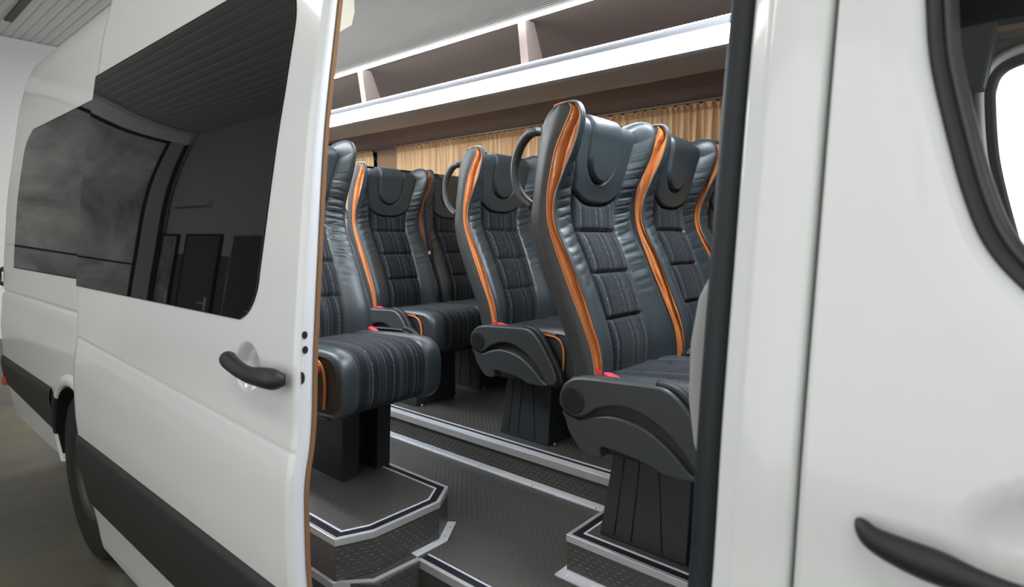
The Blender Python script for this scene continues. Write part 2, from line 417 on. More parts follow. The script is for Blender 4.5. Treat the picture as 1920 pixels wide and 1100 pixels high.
# ------------------------------------------------------------------ van side profile (y of the outer skin against z), from the door skin
PZ = [-1.45, -1.31, -1.2, -1.1, -0.95, -0.84, -0.73, -0.55, -0.47, -0.41, -0.2, -0.065, 0.16, 0.3, 0.39, 0.47, 0.64, 0.80, 0.94, 1.05, 1.14, 1.20, 1.23]
PY = [0.72, 0.668, 0.657, 0.642, 0.62, 0.612, 0.606, 0.610, 0.622, 0.630, 0.640, 0.656, 0.677, 0.695, 0.713, 0.726, 0.753, 0.780, 0.815, 0.86, 0.93, 1.05, 1.25]
_pz = np.array(PZ); _py = np.array(PY)
_zz = np.linspace(PZ[0], PZ[-1], 400); _yy = np.interp(_zz, _pz, _py)
_ker = np.exp(-np.linspace(-2, 2, 25) ** 2); _ker /= _ker.sum()
_yp = np.convolve(np.pad(_yy, 12, mode='edge'), _ker, 'valid')
_k2 = np.exp(-np.linspace(-2, 2, 71) ** 2); _k2 /= _k2.sum()
_ys = np.convolve(np.pad(_yy, 35, mode='reflect', reflect_type='odd'), _k2, 'valid')
_w = np.clip((_zz + 0.36) / 0.2, 0, 1) * (1 - np.clip((_zz - 0.86) / 0.14, 0, 1)); _w = _w * _w * (3 - 2 * _w)
_yp = _yp * (1 - _w) + _ys * _w
def prof(z, off=0.0): return np.interp(z, _zz, _yp) + off

def smooth01(t):
    t = np.clip(t, 0, 1); return t * t * (3 - 2 * t)

def swage(z, zs, depth=0.0045, w=0.05):
    """pressed line: skin steps outward (towards -y) below zs, with a soft crease"""
    t = np.clip((zs - z) / w, 0, 1)
    return -depth * t * (1 - np.clip((zs - 0.02 - z) / 0.35, 0, 1)) + 0.0012 * np.exp(-((z - zs) / 0.006) ** 2)

van = empty('passenger_van', (-2.0, 1.6, GZ), 'white minibus van with open sliding side door and grey rub strips', 'van')
def VP(o):      # parent to the van keeping world coordinates in the mesh
    o.parent = van; o.matrix_parent_inverse = Matrix.Translation((2.0, -1.6, -GZ)); return o

# ---- sliding door (slid back, standing 7 cm off the body side)
def sliding_door():
    x0, x1 = -2.835, -1.142
    root = VP(empty('sliding_door', (0, 0, 0)))
    # skin in rows of z ; bottom edge follows the sill
    zs = np.concatenate([np.linspace(-1.31, -1.105, 10), np.linspace(-1.10, -0.80, 16), np.linspace(-0.795, -0.50, 26), np.linspace(-0.495, -0.22, 90), np.linspace(-0.21, 1.02, 100)])
    xs = np.concatenate([[x0], np.linspace(x0 + 0.01, -1.46, 60), np.linspace(-1.455, -1.29, 56), np.linspace(-1.28, x1 - 0.01, 12), [x1]])
    X, Z = np.meshgrid(xs, zs)
    zsw = -0.408 + (X - x0) / (x1 - x0) * (-0.062)
    Y = prof(Z) + swage(Z, zsw)
    # rounded vertical edges
    d = np.minimum(X - x0, x1 - X); Y = Y + 0.006 * (1 - np.clip(d / 0.01, 0, 1)) ** 2
    # handle dish
    ex = (X + 1.372) / 0.066; ez = (Z + 0.312) / 0.062
    rr = np.sqrt(ex ** 2 + ez ** 2)
    Y = Y + 0.024 * smooth01((1 - rr) / 0.4)
    P = np.stack([X, Y, Z], -1).reshape(-1, 3)
    mesh_obj('door_skin', P, grid_faces(*X.shape), paint, root, smooth=True)
    # finer dish patch is part of the skin above; jamb (front edge) and inner board
    zj = np.linspace(-1.31, 1.02, 80)
    b = MB()
    yo = prof(zj) + swage(zj, -0.470) + 0.006
    jw = np.interp(zj, [-0.2, 0.5], [1.0, 0.60])
    cols = [(x1, yo), (x1 + 0.002, yo + 0.003 * jw), (x1 + 0.003, yo + 0.027 * jw), (x1 + 0.001, yo + 0.030 * jw)]
    V = np.concatenate([np.stack([np.full_like(zj, cx), cy, zj], -1) for cx, cy in cols])
    n = len(zj)
    F = [(k * n + i, (k + 1) * n + i, (k + 1) * n + i + 1, k * n + i + 1) for k in range(3) for i in range(n - 1)]
    mesh_obj('door_edge', V, F, paint_in, root, smooth=True)
    yo2 = yo + 0.0285 * jw
    V = np.concatenate([np.stack([np.full_like(zj, a), yo2 + c, zj], -1) for a, c in ((x1 + 0.004, 0), (x1 + 0.006, 0.001), (x1 + 0.006, 0.010), (x1 + 0.002, 0.012), (x0, 0.012), (x0, 0.0))])
    F = [(k * n + i, (k + 1) * n + i, (k + 1) * n + i + 1, k * n + i + 1) for k in range(5) for i in range(n - 1)]
    mesh_obj('inner_trim_board', V, F, brown_trim, root)
    for zc, r in ((-0.211, 0.0085), (-0.243, 0.0085)):
        v = [(x1 + 0.0045, 0.6525 + math.cos(2 * PI * k / 20) * r * 0.8, zc + math.sin(2 * PI * k / 20) * r) for k in range(20)]
        b = MB(); b.add(v, [tuple(range(20))]); b.build('bolt_hole', rubber, root)
    v = [(x1 + 0.0045, 0.641 + max(0, math.cos(2 * PI * k / 20)) * 0.009, -0.303 + math.sin(2 * PI * k / 20) * 0.014) for k in range(20)]
    b = MB(); b.add(v, [tuple(range(20))]); b.build('latch_hole', rubber, root)
    # glass: flush pane with rounded front corners
    gx0, gx1, gz0, gz1 = x0 + 0.004, -1.262, -0.205, 0.636
    pts = []
    def arc(cx, cz, rx, rz, a0, a1, n=14):
        for k in range(n + 1):
            a = math.radians(a0 + (a1 - a0) * k / n); pts.append((cx + rx * math.cos(a), cz + rz * math.sin(a)))
    # bottom edge L->R, front edge leaning slightly
    pts.append((gx0, gz0)); arc(-1.435, gz0 + 0.12, 0.11, 0.12, -90, 0)
    pts.append((-1.290, 0.16)); pts.append((-1.272, 0.32)); arc(-1.42, 0.48, 0.156, 0.156, 0, 90)
    pts.append((gx0, gz1))
    outline = pts
    # rows : for each z the right limit
    zr = np.linspace(gz0, gz1, 70)
    oz = np.array([p[1] for p in outline[1:-1]]); ox = np.array([p[0] for p in outline[1:-1]])
    right = np.interp(zr, oz, ox)
    def pane(off, inset, nm, m, thick):
        zz = np.concatenate([[gz0 + inset], np.linspace(gz0 + inset + 0.001, gz1 - inset - 0.001, 68), [gz1 - inset]]); rt = np.interp(zz, oz, ox) - inset
        ts = np.concatenate([[0, 0.0008], np.linspace(0.03, 0.97, 26), [0.9992, 1]])
        X = (gx0 + 0) + np.outer(rt - gx0, ts); Z = np.repeat(zz[:, None], 30, 1); Y = prof(Z) - off
        P1 = np.stack([X, Y, Z], -1).reshape(-1, 3); F1 = grid_faces(70, 30)
        P2 = P1.copy(); P2[:, 1] += thick
        k = len(P1)
        rim = [r * 30 + 29 for r in range(70)]; rimL = [r * 30 for r in range(70)]
        F = [tuple(f) for f in F1]
        F += [(a, b_, b_ + k, a + k) for a, b_ in zip(rim[:-1], rim[1:])]
        F += [(a + k, b_ + k, b_, a) for a, b_ in zip(rimL[:-1], rimL[1:])]
        bot = list(range(30)); top = list(range(69 * 30, 70 * 30))
        F += [(a, b_, b_ + k, a + k) for a, b_ in zip(bot[:-1], bot[1:])] + [(a + k, b_ + k, b_, a) for a, b_ in zip(top[:-1], top[1:])]
        o = mesh_obj(nm, np.concatenate([P1, P2]), F, m, root)
        me = o.data; me.polygons.foreach_set('use_smooth', [i < len(F1) for i in range(len(me.polygons))])
        return o
    gl = pane(0.0035, 0.004, 'window_glass', glass_blk, 0.003)
    pane(0.0015, 0.002, 'window_seal', rubber, 0.003)
    # rub strip, proud of the skin
    zz = np.array([-1.103, -1.099, -1.085, -0.95, -0.90, -0.83, -0.808, -0.803]); offs = np.array([0, .008, .012, .014, .018, .014, .010, 0])
    xs = np.linspace(x0 - 0.02, x1, 40)
    X, Z = np.meshgrid(xs, zz); Z = Z + (X - x0) / (x1 - x0) * 0.012
    Y = prof(Z) - offs[:, None]
    Y = Y + 0.014 * np.clip(1 - (X - x0 + 0.02) / 0.03, 0, 1)
    s = mesh_obj('rub_strip', np.stack([X, Y, Z], -1).reshape(-1, 3), grid_faces(*X.shape), rubstrip, root, smooth=True)
    # handle
    hy = 0.634
    b = MB()
    path = [(-1.418, hy - 0.014, -0.299), (-1.408, hy - 0.026, -0.294), (-1.387, hy - 0.036, -0.292), (-1.358, hy - 0.040, -0.297), (-1.315, hy - 0.041, -0.305),
            (-1.272, hy - 0.040, -0.309), (-1.235, hy - 0.038, -0.307), (-1.205, hy - 0.035, -0.306), (-1.180, hy - 0.028, -0.307), (-1.168, hy - 0.012, -0.308)]
    pp = catmull(path, 36); rad = catmull([(0.013,), (0.019,), (0.0195,), (0.0185,), (0.018,), (0.019,), (0.0215,), (0.023,), (0.022,), (0.012,)], 36)[:, 0]
    b.tube(pp, lambda t: float(np.interp(t, np.linspace(0, 1, 36), rad)), 14)
    b.build('door_handle', plastic_blk, root)
    return root
sliding_door()

# ---- rear body side behind the door
def rear_side():
    x0, x1 = -4.86, -2.4
    off = 0.07
    zs = np.concatenate([np.linspace(-1.14, -0.39, 68)[:-1], np.linspace(-0.39, -0.30, 30)[:-1], np.linspace(-0.30, 1.23, 130)])
    xs = np.linspace(x0, x1, 160)
    X, Z = np.meshgrid(xs, zs)
    Y = prof(Z, off) + swage(Z, -0.345, 0.008) + 0.009 * np.exp(-((Z + 0.350) / 0.009) ** 2)
    # rear corner rounding
    d = X - x0; Y = Y + 0.05 * np.clip(1 - d / 0.09, 0, 1) ** 2
    # taper of the tail end seen at the top (roof falls in at the back)
    wx, wz, wr = -3.17, -1.10, 0.415
    dist = np.sqrt((X - wx) ** 2 + (Z - wz) ** 2)
    P = np.stack([X, Y, Z], -1).reshape(-1, 3)
    D = dist.reshape(-1)
    F = grid_faces(*X.shape)
    q = VP(mesh_obj('rear_side_panel', P, F[(D[F] > wr + 0.016).all(1)], paint, None, smooth=True))
    # swept lip round the arch: white, black where the rub strip meets it
    sec = [(0.060, 0.002), (0.052, -0.007), (0.038, -0.015), (0.020, -0.018), (0.006, -0.013), (0.0, -0.002), (-0.001, 0.03)]
    def lip(nm, m, a0, a1, n=40, extra=0.0):
        V = []
        for a in np.linspace(math.radians(a0), math.radians(a1), n):
            for dr, dy in sec:
                r_ = wr + dr; z_ = wz + r_ * math.sin(a); V.append((wx + r_ * math.cos(a), float(prof(wz + wr * math.sin(a), off)) + dy - extra, z_))
        k = len(sec); F_ = [(i * k + j, (i + 1) * k + j, (i + 1) * k + j + 1, i * k + j + 1) for i in range(n - 1) for j in range(k - 1)]
        VP(mesh_obj(nm, V, F_, m, None, smooth=True))
    lip('arch_lip', paint, 0, 131, 60); lip('arch_strip', rubstrip, 131, 165, 20, 0.003); lip('arch_lip', paint, 165, 186, 14)
    # arch return + black well
    b = MB()
    for a0 in np.linspace(0, PI, 41)[:-1]:
        a1 = a0 + PI / 40
        for yb, mi in ((1.15, 1),):
            ya0, ya1 = (float(prof(wz + wr * math.sin(a), off)) - 0.006 for a in (a0, a1))
            p = [(wx + (wr - 0.004) * math.cos(a), y, wz + (wr - 0.004) * math.sin(a)) for a, y in ((a0, ya0), (a1, ya1), (a1, yb), (a0, yb))]
            b.add(p, [(0, 1, 2, 3)], mi, True)
    b.box(wx - wr, wx + wr, 1.14, 1.16, GZ + 0.3, wz + wr, 1)
    VP(b.build('wheel_arch', [paint, tyre_m]))
    # glass
    gx0, gx1 = -4.455, -2.45
    zz = np.linspace(-0.188, 0.592, 50)
    left = gx0 + 0.16 * np.clip((zz - 0.44) / 0.152, 0, 1) ** 3 + 0.02 * np.clip((zz) / 0.5, 0, 1)
    ts = np.linspace(0, 1, 40)
    Xg = left[:, None] + np.outer(gx1 - left, ts); Zg = np.repeat(zz[:, None], 40, 1)
    for nm, m, o_, grow in (('rear_window_glass', glass_blk, 0.004, 0.0), ('rear_window_seal', rubber, 0.0022, 0.006)):
        Xq = Xg - grow * (1 - ts)[None, :] * 1.0; Zq = Zg + np.where(zz > 0.2, grow, -grow)[:, None]
        Yq = prof(Zq, off) - o_
        VP(mesh_obj(nm, np.stack([Xq, Yq, Zq], -1).reshape(-1, 3), grid_faces(50, 40), m, None, smooth=True))
    # rub strip
    zz = np.array([-0.99, -0.985, -0.96, -0.86, -0.80, -0.76, -0.752]); offs = np.array([0, .008, .013, .016, .018, .012, 0])
    xs = np.linspace(x0 + 0.01, -3.553, 60)
    X, Z = np.meshgrid(xs, zz)
    Z = Z + np.where(Z < -0.9, (-3.6 - X) * 0.045, 0)
    Y = prof(Z, off) - offs[:, None] + 0.05 * np.clip(1 - (X - x0) / 0.09, 0, 1) ** 2
    st = VP(mesh_obj('rear_rub_strip', np.stack([X, Y, Z], -1).reshape(-1, 3), grid_faces(*X.shape), rubstrip, None, smooth=True))
    b = MB(); b.box(-4.765, -4.715, 0.658, 0.69, -0.935, -0.885); VP(b.build('side_marker_lamp', marker_m, None, 0.004))
    # back face, roof, far side and underside close the body
    b = MB()
    zr = list(np.linspace(-1.13, 1.23, 24)); half = [(float(prof(z, off)) + 0.05, z) for z in zr]
    far = [(3.65 - y, z) for y, z in half]
    b.loft_x(half + far[::-1], x0 - 0.004, x0 + 0.03)
    VP(b.build('rear_end_panel', paint))
    b = MB(); ys = np.linspace(1.30, 2.35, 8)
    b.box(x0, 0.9, 1.30, 2.35, 1.215, 1.235); VP(b.build('roof_panel', paint))
    # bottom edge of the tail: white sill curling to the bumper
    b = MB(); b.box(-4.9, -4.83, 0.76, 2.9, -1.14, -0.72); VP(b.build('rear_bumper', rubstrip, None, 0.02))
    b = MB(); b.tube([(-4.845, 0.725, -0.315), (-4.87, 0.700, -0.30), (-4.87, 0.700, -0.23), (-4.845, 0.725, -0.215)], 0.016); VP(b.build('rear_door_hinge', plastic_blk))
    # upper roof side above the door opening and in front (to the front door)
    zs = np.linspace(0.98, 1.23, 30); xs = np.linspace(-2.4, 1.2, 40); X, Z = np.meshgrid(xs, zs)
    VP(mesh_obj('roof_side', np.stack([X, prof(Z, off), Z], -1).reshape(-1, 3), grid_faces(*X.shape), paint, None, smooth=True))
    # sill below the opening
    b = MB(); b.box(-2.4, 1.2, 0.74, 0.80, -1.32, -1.02); VP(b.build('side_sill', paint, None, 0.01))
rear_side()

def wheel(x, y, z, r, wdt):
    root = VP(empty('wheel', (0, 0, 0)))
    n = 56
    pr = [(r * 0.50, 0.0), (r * 0.60, -0.012), (r * 0.93, -0.008), (r * 0.985, 0.012), (r, 0.035), (r, wdt - 0.035), (r * 0.98, wdt - 0.01), (r * 0.9, wdt), (r * 0.5, wdt)]
    V = []; m = len(pr)
    for k in range(n):
        a = 2 * PI * k / n
        for rr, yy in pr: V.append((x + rr * math.cos(a), y + yy, z + rr * math.sin(a)))
    F = [(k * m + j, k * m + j + 1, ((k + 1) % n) * m + j + 1, ((k + 1) % n) * m + j) for k in range(n) for j in range(m - 1)]
    b = MB(); b.add(V, F, 0, True)
    # grooves in the tread as thin dark ribs
    b.build('tyre', tyre_m, root)
    pr = [(r * 0.53, -0.004), (r * 0.51, -0.008), (r * 0.49, 0.01), (r * 0.40, 0.03), (r * 0.38, 0.02), (r * 0.16, 0.015), (0.001, 0.015)]
    V = []; m = len(pr)
    for k in range(n):
        a = 2 * PI * k / n
        for rr, yy in pr: V.append((x + rr * math.cos(a), y + yy, z + rr * math.sin(a)))
    F = [(k * m + j, k * m + j + 1, ((k + 1) % n) * m + j + 1, ((k + 1) % n) * m + j) for k in range(n) for j in range(m - 1)]
    b = MB(); b.add(V, F, 0, True); b.build('rim', rim_m, root)
wheel(-3.17, 0.715, -1.105, 0.395, 0.23)

# ---- B pillar and front door
def front():
    off = 0.05
    # pillar skin between the opening and the front door seam
    xs = np.array([-0.258, -0.2565, -0.252, -0.240, -0.232, -0.226, -0.173, -0.1695, -0.1675, -0.1665])
    dy_ = np.array([0.05, 0.014, 0.010, 0.0095, 0.003, 0.0, 0.0, 0.003, 0.010, 0.03])
    zs = np.linspace(-1.3, 1.0, 120); X, Z = np.meshgrid(xs, zs)
    Y = prof(Z, off) + dy_[None, :]
    VP(mesh_obj('door_pillar', np.stack([X, Y, Z], -1).reshape(-1, 3), grid_faces(*X.shape), paint, None, smooth=True))
    # black door seal along the opening edge
    b = MB()
    zs = np.linspace(-1.25, 1.0, 70)
    yb = prof(zs, off)
    V = []; ang = np.linspace(0, 2 * PI, 13)[:-1]
    for z, y in zip(zs, yb):
        for a in ang: V.append((-0.2765 + 0.0185 * math.cos(a), y + 0.038 + 0.020 * math.sin(a), z))
    F = [(i * 12 + k, i * 12 + (k + 1) % 12, (i + 1) * 12 + (k + 1) % 12, (i + 1) * 12 + k) for i in range(69) for k in range(12)]
    b.add(V, F, 0, True); VP(b.build('door_seal', seal_m))
    # inner pillar behind the seal, grey edge showing in its upper half
    b = MB()
    for z0, z1 in zip(np.linspace(-1.0, 0.9, 20)[:-1], np.linspace(-1.0, 0.9, 20)[1:]):
        y0, y1 = float(prof(z0, off)), float(prof(z1, off))
        b.hexa([(-0.285, y0 + 0.03, z0), (-0.17, y0 + 0.03, z0), (-0.17, y0 + 0.11, z0), (-0.285, y0 + 0.11, z0),
                (-0.285, y1 + 0.03, z1), (-0.17, y1 + 0.03, z1), (-0.17, y1 + 0.11, z1), (-0.285, y1 + 0.11, z1)])
    VP(b.build('pillar_lining', cab_m))
    b = MB(); b.tube([(-0.294, 0.775, 0.02), (-0.294, 0.785, 0.12), (-0.294, 0.80, 0.22), (-0.293, 0.82, 0.36), (-0.292, 0.85, 0.5)], 0.0045)
    VP(b.build('pillar_edge_trim', greymet))
    # front door skin: rings round the window opening
    root = VP(empty('front_door', (0, 0, 0)))
    ctl = [(-0.088, 0.30), (-0.083, 0.24), (-0.075, 0.18), (-0.057, 0.106), (-0.038, 0.04), (-0.018, -0.008), (0.012, -0.047), (0.055, -0.085), (0.12, -0.112), (0.22, -0.125), (0.38, -0.125), (0.56, -0.10),
           (0.64, -0.04), (0.66, 0.06), (0.62, 0.22), (0.52, 0.42), (0.40, 0.56), (0.26, 0.64), (0.10, 0.655), (-0.02, 0.63), (-0.075, 0.56), (-0.09, 0.44)]
    K = np.array(ctl + ctl[:1]); m = len(ctl)
    # closed catmull
    n = 264; t = np.linspace(0, m, n + 1)[:-1]; i = t.astype(int); f = (t - i)[:, None]; A = np.array(ctl)
    p0, p1, p2, p3 = A[(i - 1) % m], A[i % m], A[(i + 1) % m], A[(i + 2) % m]
    loop = 0.5 * ((2 * p1) + (-p0 + p2) * f + (2 * p0 - 5 * p1 + 4 * p2 - p3) * f ** 2 + (-p0 + 3 * p1 - 3 * p2 + p3) * f ** 3)
    tan = np.roll(loop, -1, 0) - np.roll(loop, 1, 0); tan /= np.linalg.norm(tan, axis=1)[:, None]
    nrm = np.stack([-tan[:, 1], tan[:, 0]], -1)
    cen = np.array([0.27, 0.25])
    if ((loop - cen) * nrm).sum() < 0: nrm = -nrm
    bx0, bx1, bz0, bz1 = -0.1635, 1.1, -1.28, 0.98
    outer = []
    for p in loop:
        d = p - cen; s = 1e9
        for k, lo, hi in ((0, bx0, bx1), (1, bz0, bz1)):
            if d[k] > 1e-9: s = min(s, (hi - cen[k]) / d[k])
            elif d[k] < -1e-9: s = min(s, (lo - cen[k]) / d[k])
        outer.append(cen + d * s)
    outer = np.array(outer)
    rings = []; ys = []
    for o_, yo in ((-0.002, 0.036), (-0.001, 0.026), (0.0005, 0.0190), (0.003, 0.0125), (0.006, 0.0085), (0.009, 0.0060), (0.012, 0.0048), (0.020, 0.0038), (0.034, 0.0020), (0.050, 0.0)):
        lim = np.minimum(o_, 0.45 * np.linalg.norm(outer - loop, axis=1))
        r = loop + nrm * (lim[:, None] if o_ > 0 else o_); rings.append(r); ys.append(np.full(n, yo))
    base = rings[-1]
    for k in range(1, 31):
        tt = (k / 30.0); r = base * (1 - tt) + outer * tt; rings.append(r); ys.append(np.full(n, 0.0))
    Rg = np.array(rings); YS = np.array(ys)
    Xr, Zr = Rg[..., 0], Rg[..., 1]
    Y = prof(Zr, off) + YS
    # handle dish
    rr = np.sqrt(((Xr - 0.055) / 0.075) ** 2 + ((Zr + 0.285) / 0.06) ** 2); Y = Y + 0.018 * np.clip(1 - rr ** 3, 0, 1)
    # rounded hem at the seam
    Y = Y + 0.012 * np.clip(1 - (Xr - bx0) / 0.005, 0, 1) ** 2
    P = np.stack([Xr, Y, Zr], -1).reshape(-1, 3); nr = len(rings)
    F = [(a * n + k, a * n + (k + 1) % n, (a + 1) * n + (k + 1) % n, (a + 1) * n + k) for a in range(nr - 1) for k in range(n)]
    mesh_obj('door_skin', P, F, paint, root, smooth=True)
    # hem at the seam
    zs = np.linspace(-1.28, 0.98, 60); V = np.concatenate([np.stack([np.full(60, bx0), prof(zs, off) + q, zs], -1) for q in (0.011, 0.06)])
    mesh_obj('door_hem', V, [(i, i + 1, 61 + i, 60 + i) for i in range(59)], paint, root)
    # black rubber frame, stepped
    def ring_part(nm, offs, m):
        Rg = []
        for o_, yo in offs:
            r = loop - nrm * o_; Rg.append(np.stack([r[:, 0], prof(r[:, 1], off) + yo, r[:, 1]], -1))
        P = np.concatenate(Rg); q = len(offs)
        F = [(a * n + k, a * n + (k + 1) % n, (a + 1) * n + (k + 1) % n, (a + 1) * n + k) for a in range(q - 1) for k in range(n)]
        mesh_obj(nm, P, F, m, root, smooth=True)
    ring_part('window_seal', [(-0.001, 0.036), (0.0, 0.022), (0.002, 0.018), (0.007, 0.020), (0.012, 0.022), (0.014, 0.026)], mat('frame_black', (0.018, 0.018, 0.017), 0.55))
    ring_part('window_channel', [(0.014, 0.026), (0.0155, 0.022), (0.019, 0.022), (0.0215, 0.026), (0.025, 0.034), (0.026, 0.05)], mat('frame_grey', (0.045, 0.045, 0.044), 0.35))
    # glass pane (clear)
    gm = bpy.data.materials.new('clear_glass'); gm.use_nodes = True; nt = gm.node_tree; nt.nodes.clear()
    out = nt.nodes.new('ShaderNodeOutputMaterial'); mx = nt.nodes.new('ShaderNodeMixShader'); tr = nt.nodes.new('ShaderNodeBsdfTransparent'); gl = nt.nodes.new('ShaderNodeBsdfGlossy')
    tr.inputs[0].default_value = (0.86, 0.89, 0.87, 1); gl.inputs['Roughness'].default_value = 0.0
    fr = nt.nodes.new('ShaderNodeFresnel'); fr.inputs[0].default_value = 1.28
    nt.links.new(fr.outputs[0], mx.inputs[0]); nt.links.new(tr.outputs[0], mx.inputs[1]); nt.links.new(gl.outputs[0], mx.inputs[2]); nt.links.new(mx.outputs[0], out.inputs[0])
    MATS['clear_glass'] = gm
    r = loop - nrm * 0.0135; V = [(a, float(prof(b_, off)) + 0.016, b_) for a, b_ in r] + [(0.27, float(prof(0.25, off)) + 0.016, 0.25)]
    # concentric fill so the pane follows the curve
    Rg = []
    for s in np.linspace(1, 0.02, 12):
        q = cen + (r - cen) * s; Rg.append(np.stack([q[:, 0], prof(q[:, 1], off) + 0.025, q[:, 1]], -1))
    P = np.concatenate(Rg); F = [(a * n + k, a * n + (k + 1) % n, (a + 1) * n + (k + 1) % n, (a + 1) * n + k) for a in range(11) for k in range(n)] + [tuple(11 * n + k for k in range(n))]
    mesh_obj('window_glass', P, F, gm, root, smooth=True)
    # inside lining of the door
    b = MB()
    b.box(-0.15, 1.1, 0.775, 0.80, -1.0, -0.13); b.build('door_card', cab_m, root)
    # handle
    b = MB(); hy = float(prof(-0.29, off))
    path = [(-0.1015, hy - 0.008, -0.2925), (-0.097, hy - 0.016, -0.293), (-0.085, hy - 0.023, -0.300), (-0.06, hy - 0.028, -0.304), (-0.03, hy - 0.031, -0.3065), (0.0, hy - 0.032, -0.309), (0.03, hy - 0.032, -0.312), (0.07, hy - 0.031, -0.315), (0.105, hy - 0.02, -0.318), (0.112, hy - 0.004, -0.319)]
    pp = catmull(path, 40); rad = catmull([(0.004,), (0.0085,), (0.0125,), (0.0155,), (0.0165,), (0.0125,), (0.0125,), (0.015,), (0.016,), (0.01,)], 40)[:, 0]
    b.tube(pp, lambda t: float(np.interp(t, np.linspace(0, 1, 40), rad)), 16, 0, False, 0.8)
    b.build('door_handle', plastic_blk, root)
    # ---- cab seen through the window: far door with its window, overhead shelf
    b = MB(); b.box(-0.40, 1.6, 1.15, 2.60, 0.80, 0.83); VP(b.build('cab_headlining', cab_m))
    # far door
    droot = VP(empty('far_front_door', (0, 0, 0)))
    win = [(-0.045, 0.27), (-0.070, 0.47), (-0.069, 0.525), (-0.057, 0.560), (-0.025, 0.583), (0.05, 0.600), (0.25, 0.63), (0.55, 0.60), (0.70, 0.3), (0.75, 0.0), (0.70, -0.08), (0.3, -0.10), (0.10, -0.085), (0.045, -0.05), (0.01, 0.05)]
    m = len(win); n2 = 140; t = np.linspace(0, m, n2 + 1)[:-1]; i = t.astype(int); f = (t - i)[:, None]; A = np.array(win)
    p0, p1, p2, p3 = A[(i - 1) % m], A[i % m], A[(i + 1) % m], A[(i + 2) % m]
    lp = 0.5 * ((2 * p1) + (-p0 + p2) * f + (2 * p0 - 5 * p1 + 4 * p2 - p3) * f ** 2 + (-p0 + 3 * p1 - 3 * p2 + p3) * f ** 3)
    tn = np.roll(lp, -1, 0) - np.roll(lp, 1, 0); tn /= np.linalg.norm(tn, axis=1)[:, None]; nm_ = np.stack([-tn[:, 1], tn[:, 0]], -1)
    c2 = np.array([0.3, 0.25])
    if ((lp - c2) * nm_).sum() < 0: nm_ = -nm_
    def ring2(nm, offs, mm):
        Rg = [np.stack([(lp + nm_ * o_)[:, 0], np.full(n2, yy), (lp + nm_ * o_)[:, 1]], -1) for o_, yy in offs]
        q = len(offs); F = [(a * n2 + k, a * n2 + (k + 1) % n2, (a + 1) * n2 + (k + 1) % n2, (a + 1) * n2 + k) for a in range(q - 1) for k in range(n2)]
        return mesh_obj(nm, np.concatenate(Rg), F, mm, droot, smooth=True)
    ring2('window_seal', [(0, 2.67), (0.0, 2.63), (0.010, 2.615), (0.020, 2.62), (0.030, 2.64)], rubber)
    ring2('window_frame', [(0.028, 2.64), (0.032, 2.605), (0.044, 2.60), (0.056, 2.61), (0.060, 2.64)], mat('frame_white', (0.75, 0.75, 0.74), 0.3))
    ring2('door_surround', [(0.058, 2.64), (0.066, 2.61), (0.09, 2.60), (0.115, 2.62), (0.13, 2.66)], mat('surround_grey', (0.05, 0.052, 0.052), 0.4))
    Rg = [lp + nm_ * 0.12]
    for p in lp: pass
    outr = []
    for p in lp:
        d = p - c2; s = 1e9
        for k, lo, hi in ((0, -0.55, 1.5), (1, -1.2, 0.95)):
            if d[k] > 1e-9: s = min(s, (hi - c2[k]) / d[k])
            elif d[k] < -1e-9: s = min(s, (lo - c2[k]) / d[k])
        outr.append(c2 + d * s)
    outr = np.array(outr)
    V = np.concatenate([np.stack([(lp + nm_ * 0.115)[:, 0], np.full(n2, 2.655), (lp + nm_ * 0.115)[:, 1]], -1), np.stack([outr[:, 0], np.full(n2, 2.66), outr[:, 1]], -1)])
    mesh_obj('door_lining', V, [(k, (k + 1) % n2, n2 + (k + 1) % n2, n2 + k) for k in range(n2)], cab_m, droot)
    b = MB(); b.box(-0.13, 0.9, 2.50, 2.60, 0.665, 0.685); VP(b.build('cab_header_trim', pillar_m, None, 0.006))
    b = MB(); b.hexa([(-0.20, 2.50, 0.50), (-0.10, 2.50, 0.50), (-0.10, 2.62, 0.50), (-0.20, 2.62, 0.50), (-0.21, 2.46, 0.69), (-0.075, 2.46, 0.69), (-0.075, 2.6, 0.69), (-0.21, 2.6, 0.69)])
    VP(b.build('cab_corner_panel', mat('cab_blue_grey', (0.03, 0.036, 0.04), 0.6), None, 0.01))
    b = MB(); b.box(-0.35, 1.4, 1.2, 2.6, 0.70, 0.80); VP(b.build('overhead_shelf', cab_m, None, 0.02))
    # light grey padded trim by the pillar, bulging towards the rear
    poly = [(-0.200, 0.02), (-0.285, 0.005), (-0.312, -0.035), (-0.335, -0.085), (-0.345, -0.15), (-0.345, -0.235), (-0.335, -0.300), (-0.318, -0.345), (-0.295, -0.385), (-0.2, -0.40)]
    b = MB(); b.prism_y([(a, c) for a, c in poly], 0.795, 0.85); o = VP(b.build('pillar_pad', grey_pad, None, 0.02, 4))
    for p in o.data.polygons: p.use_smooth = True
front()

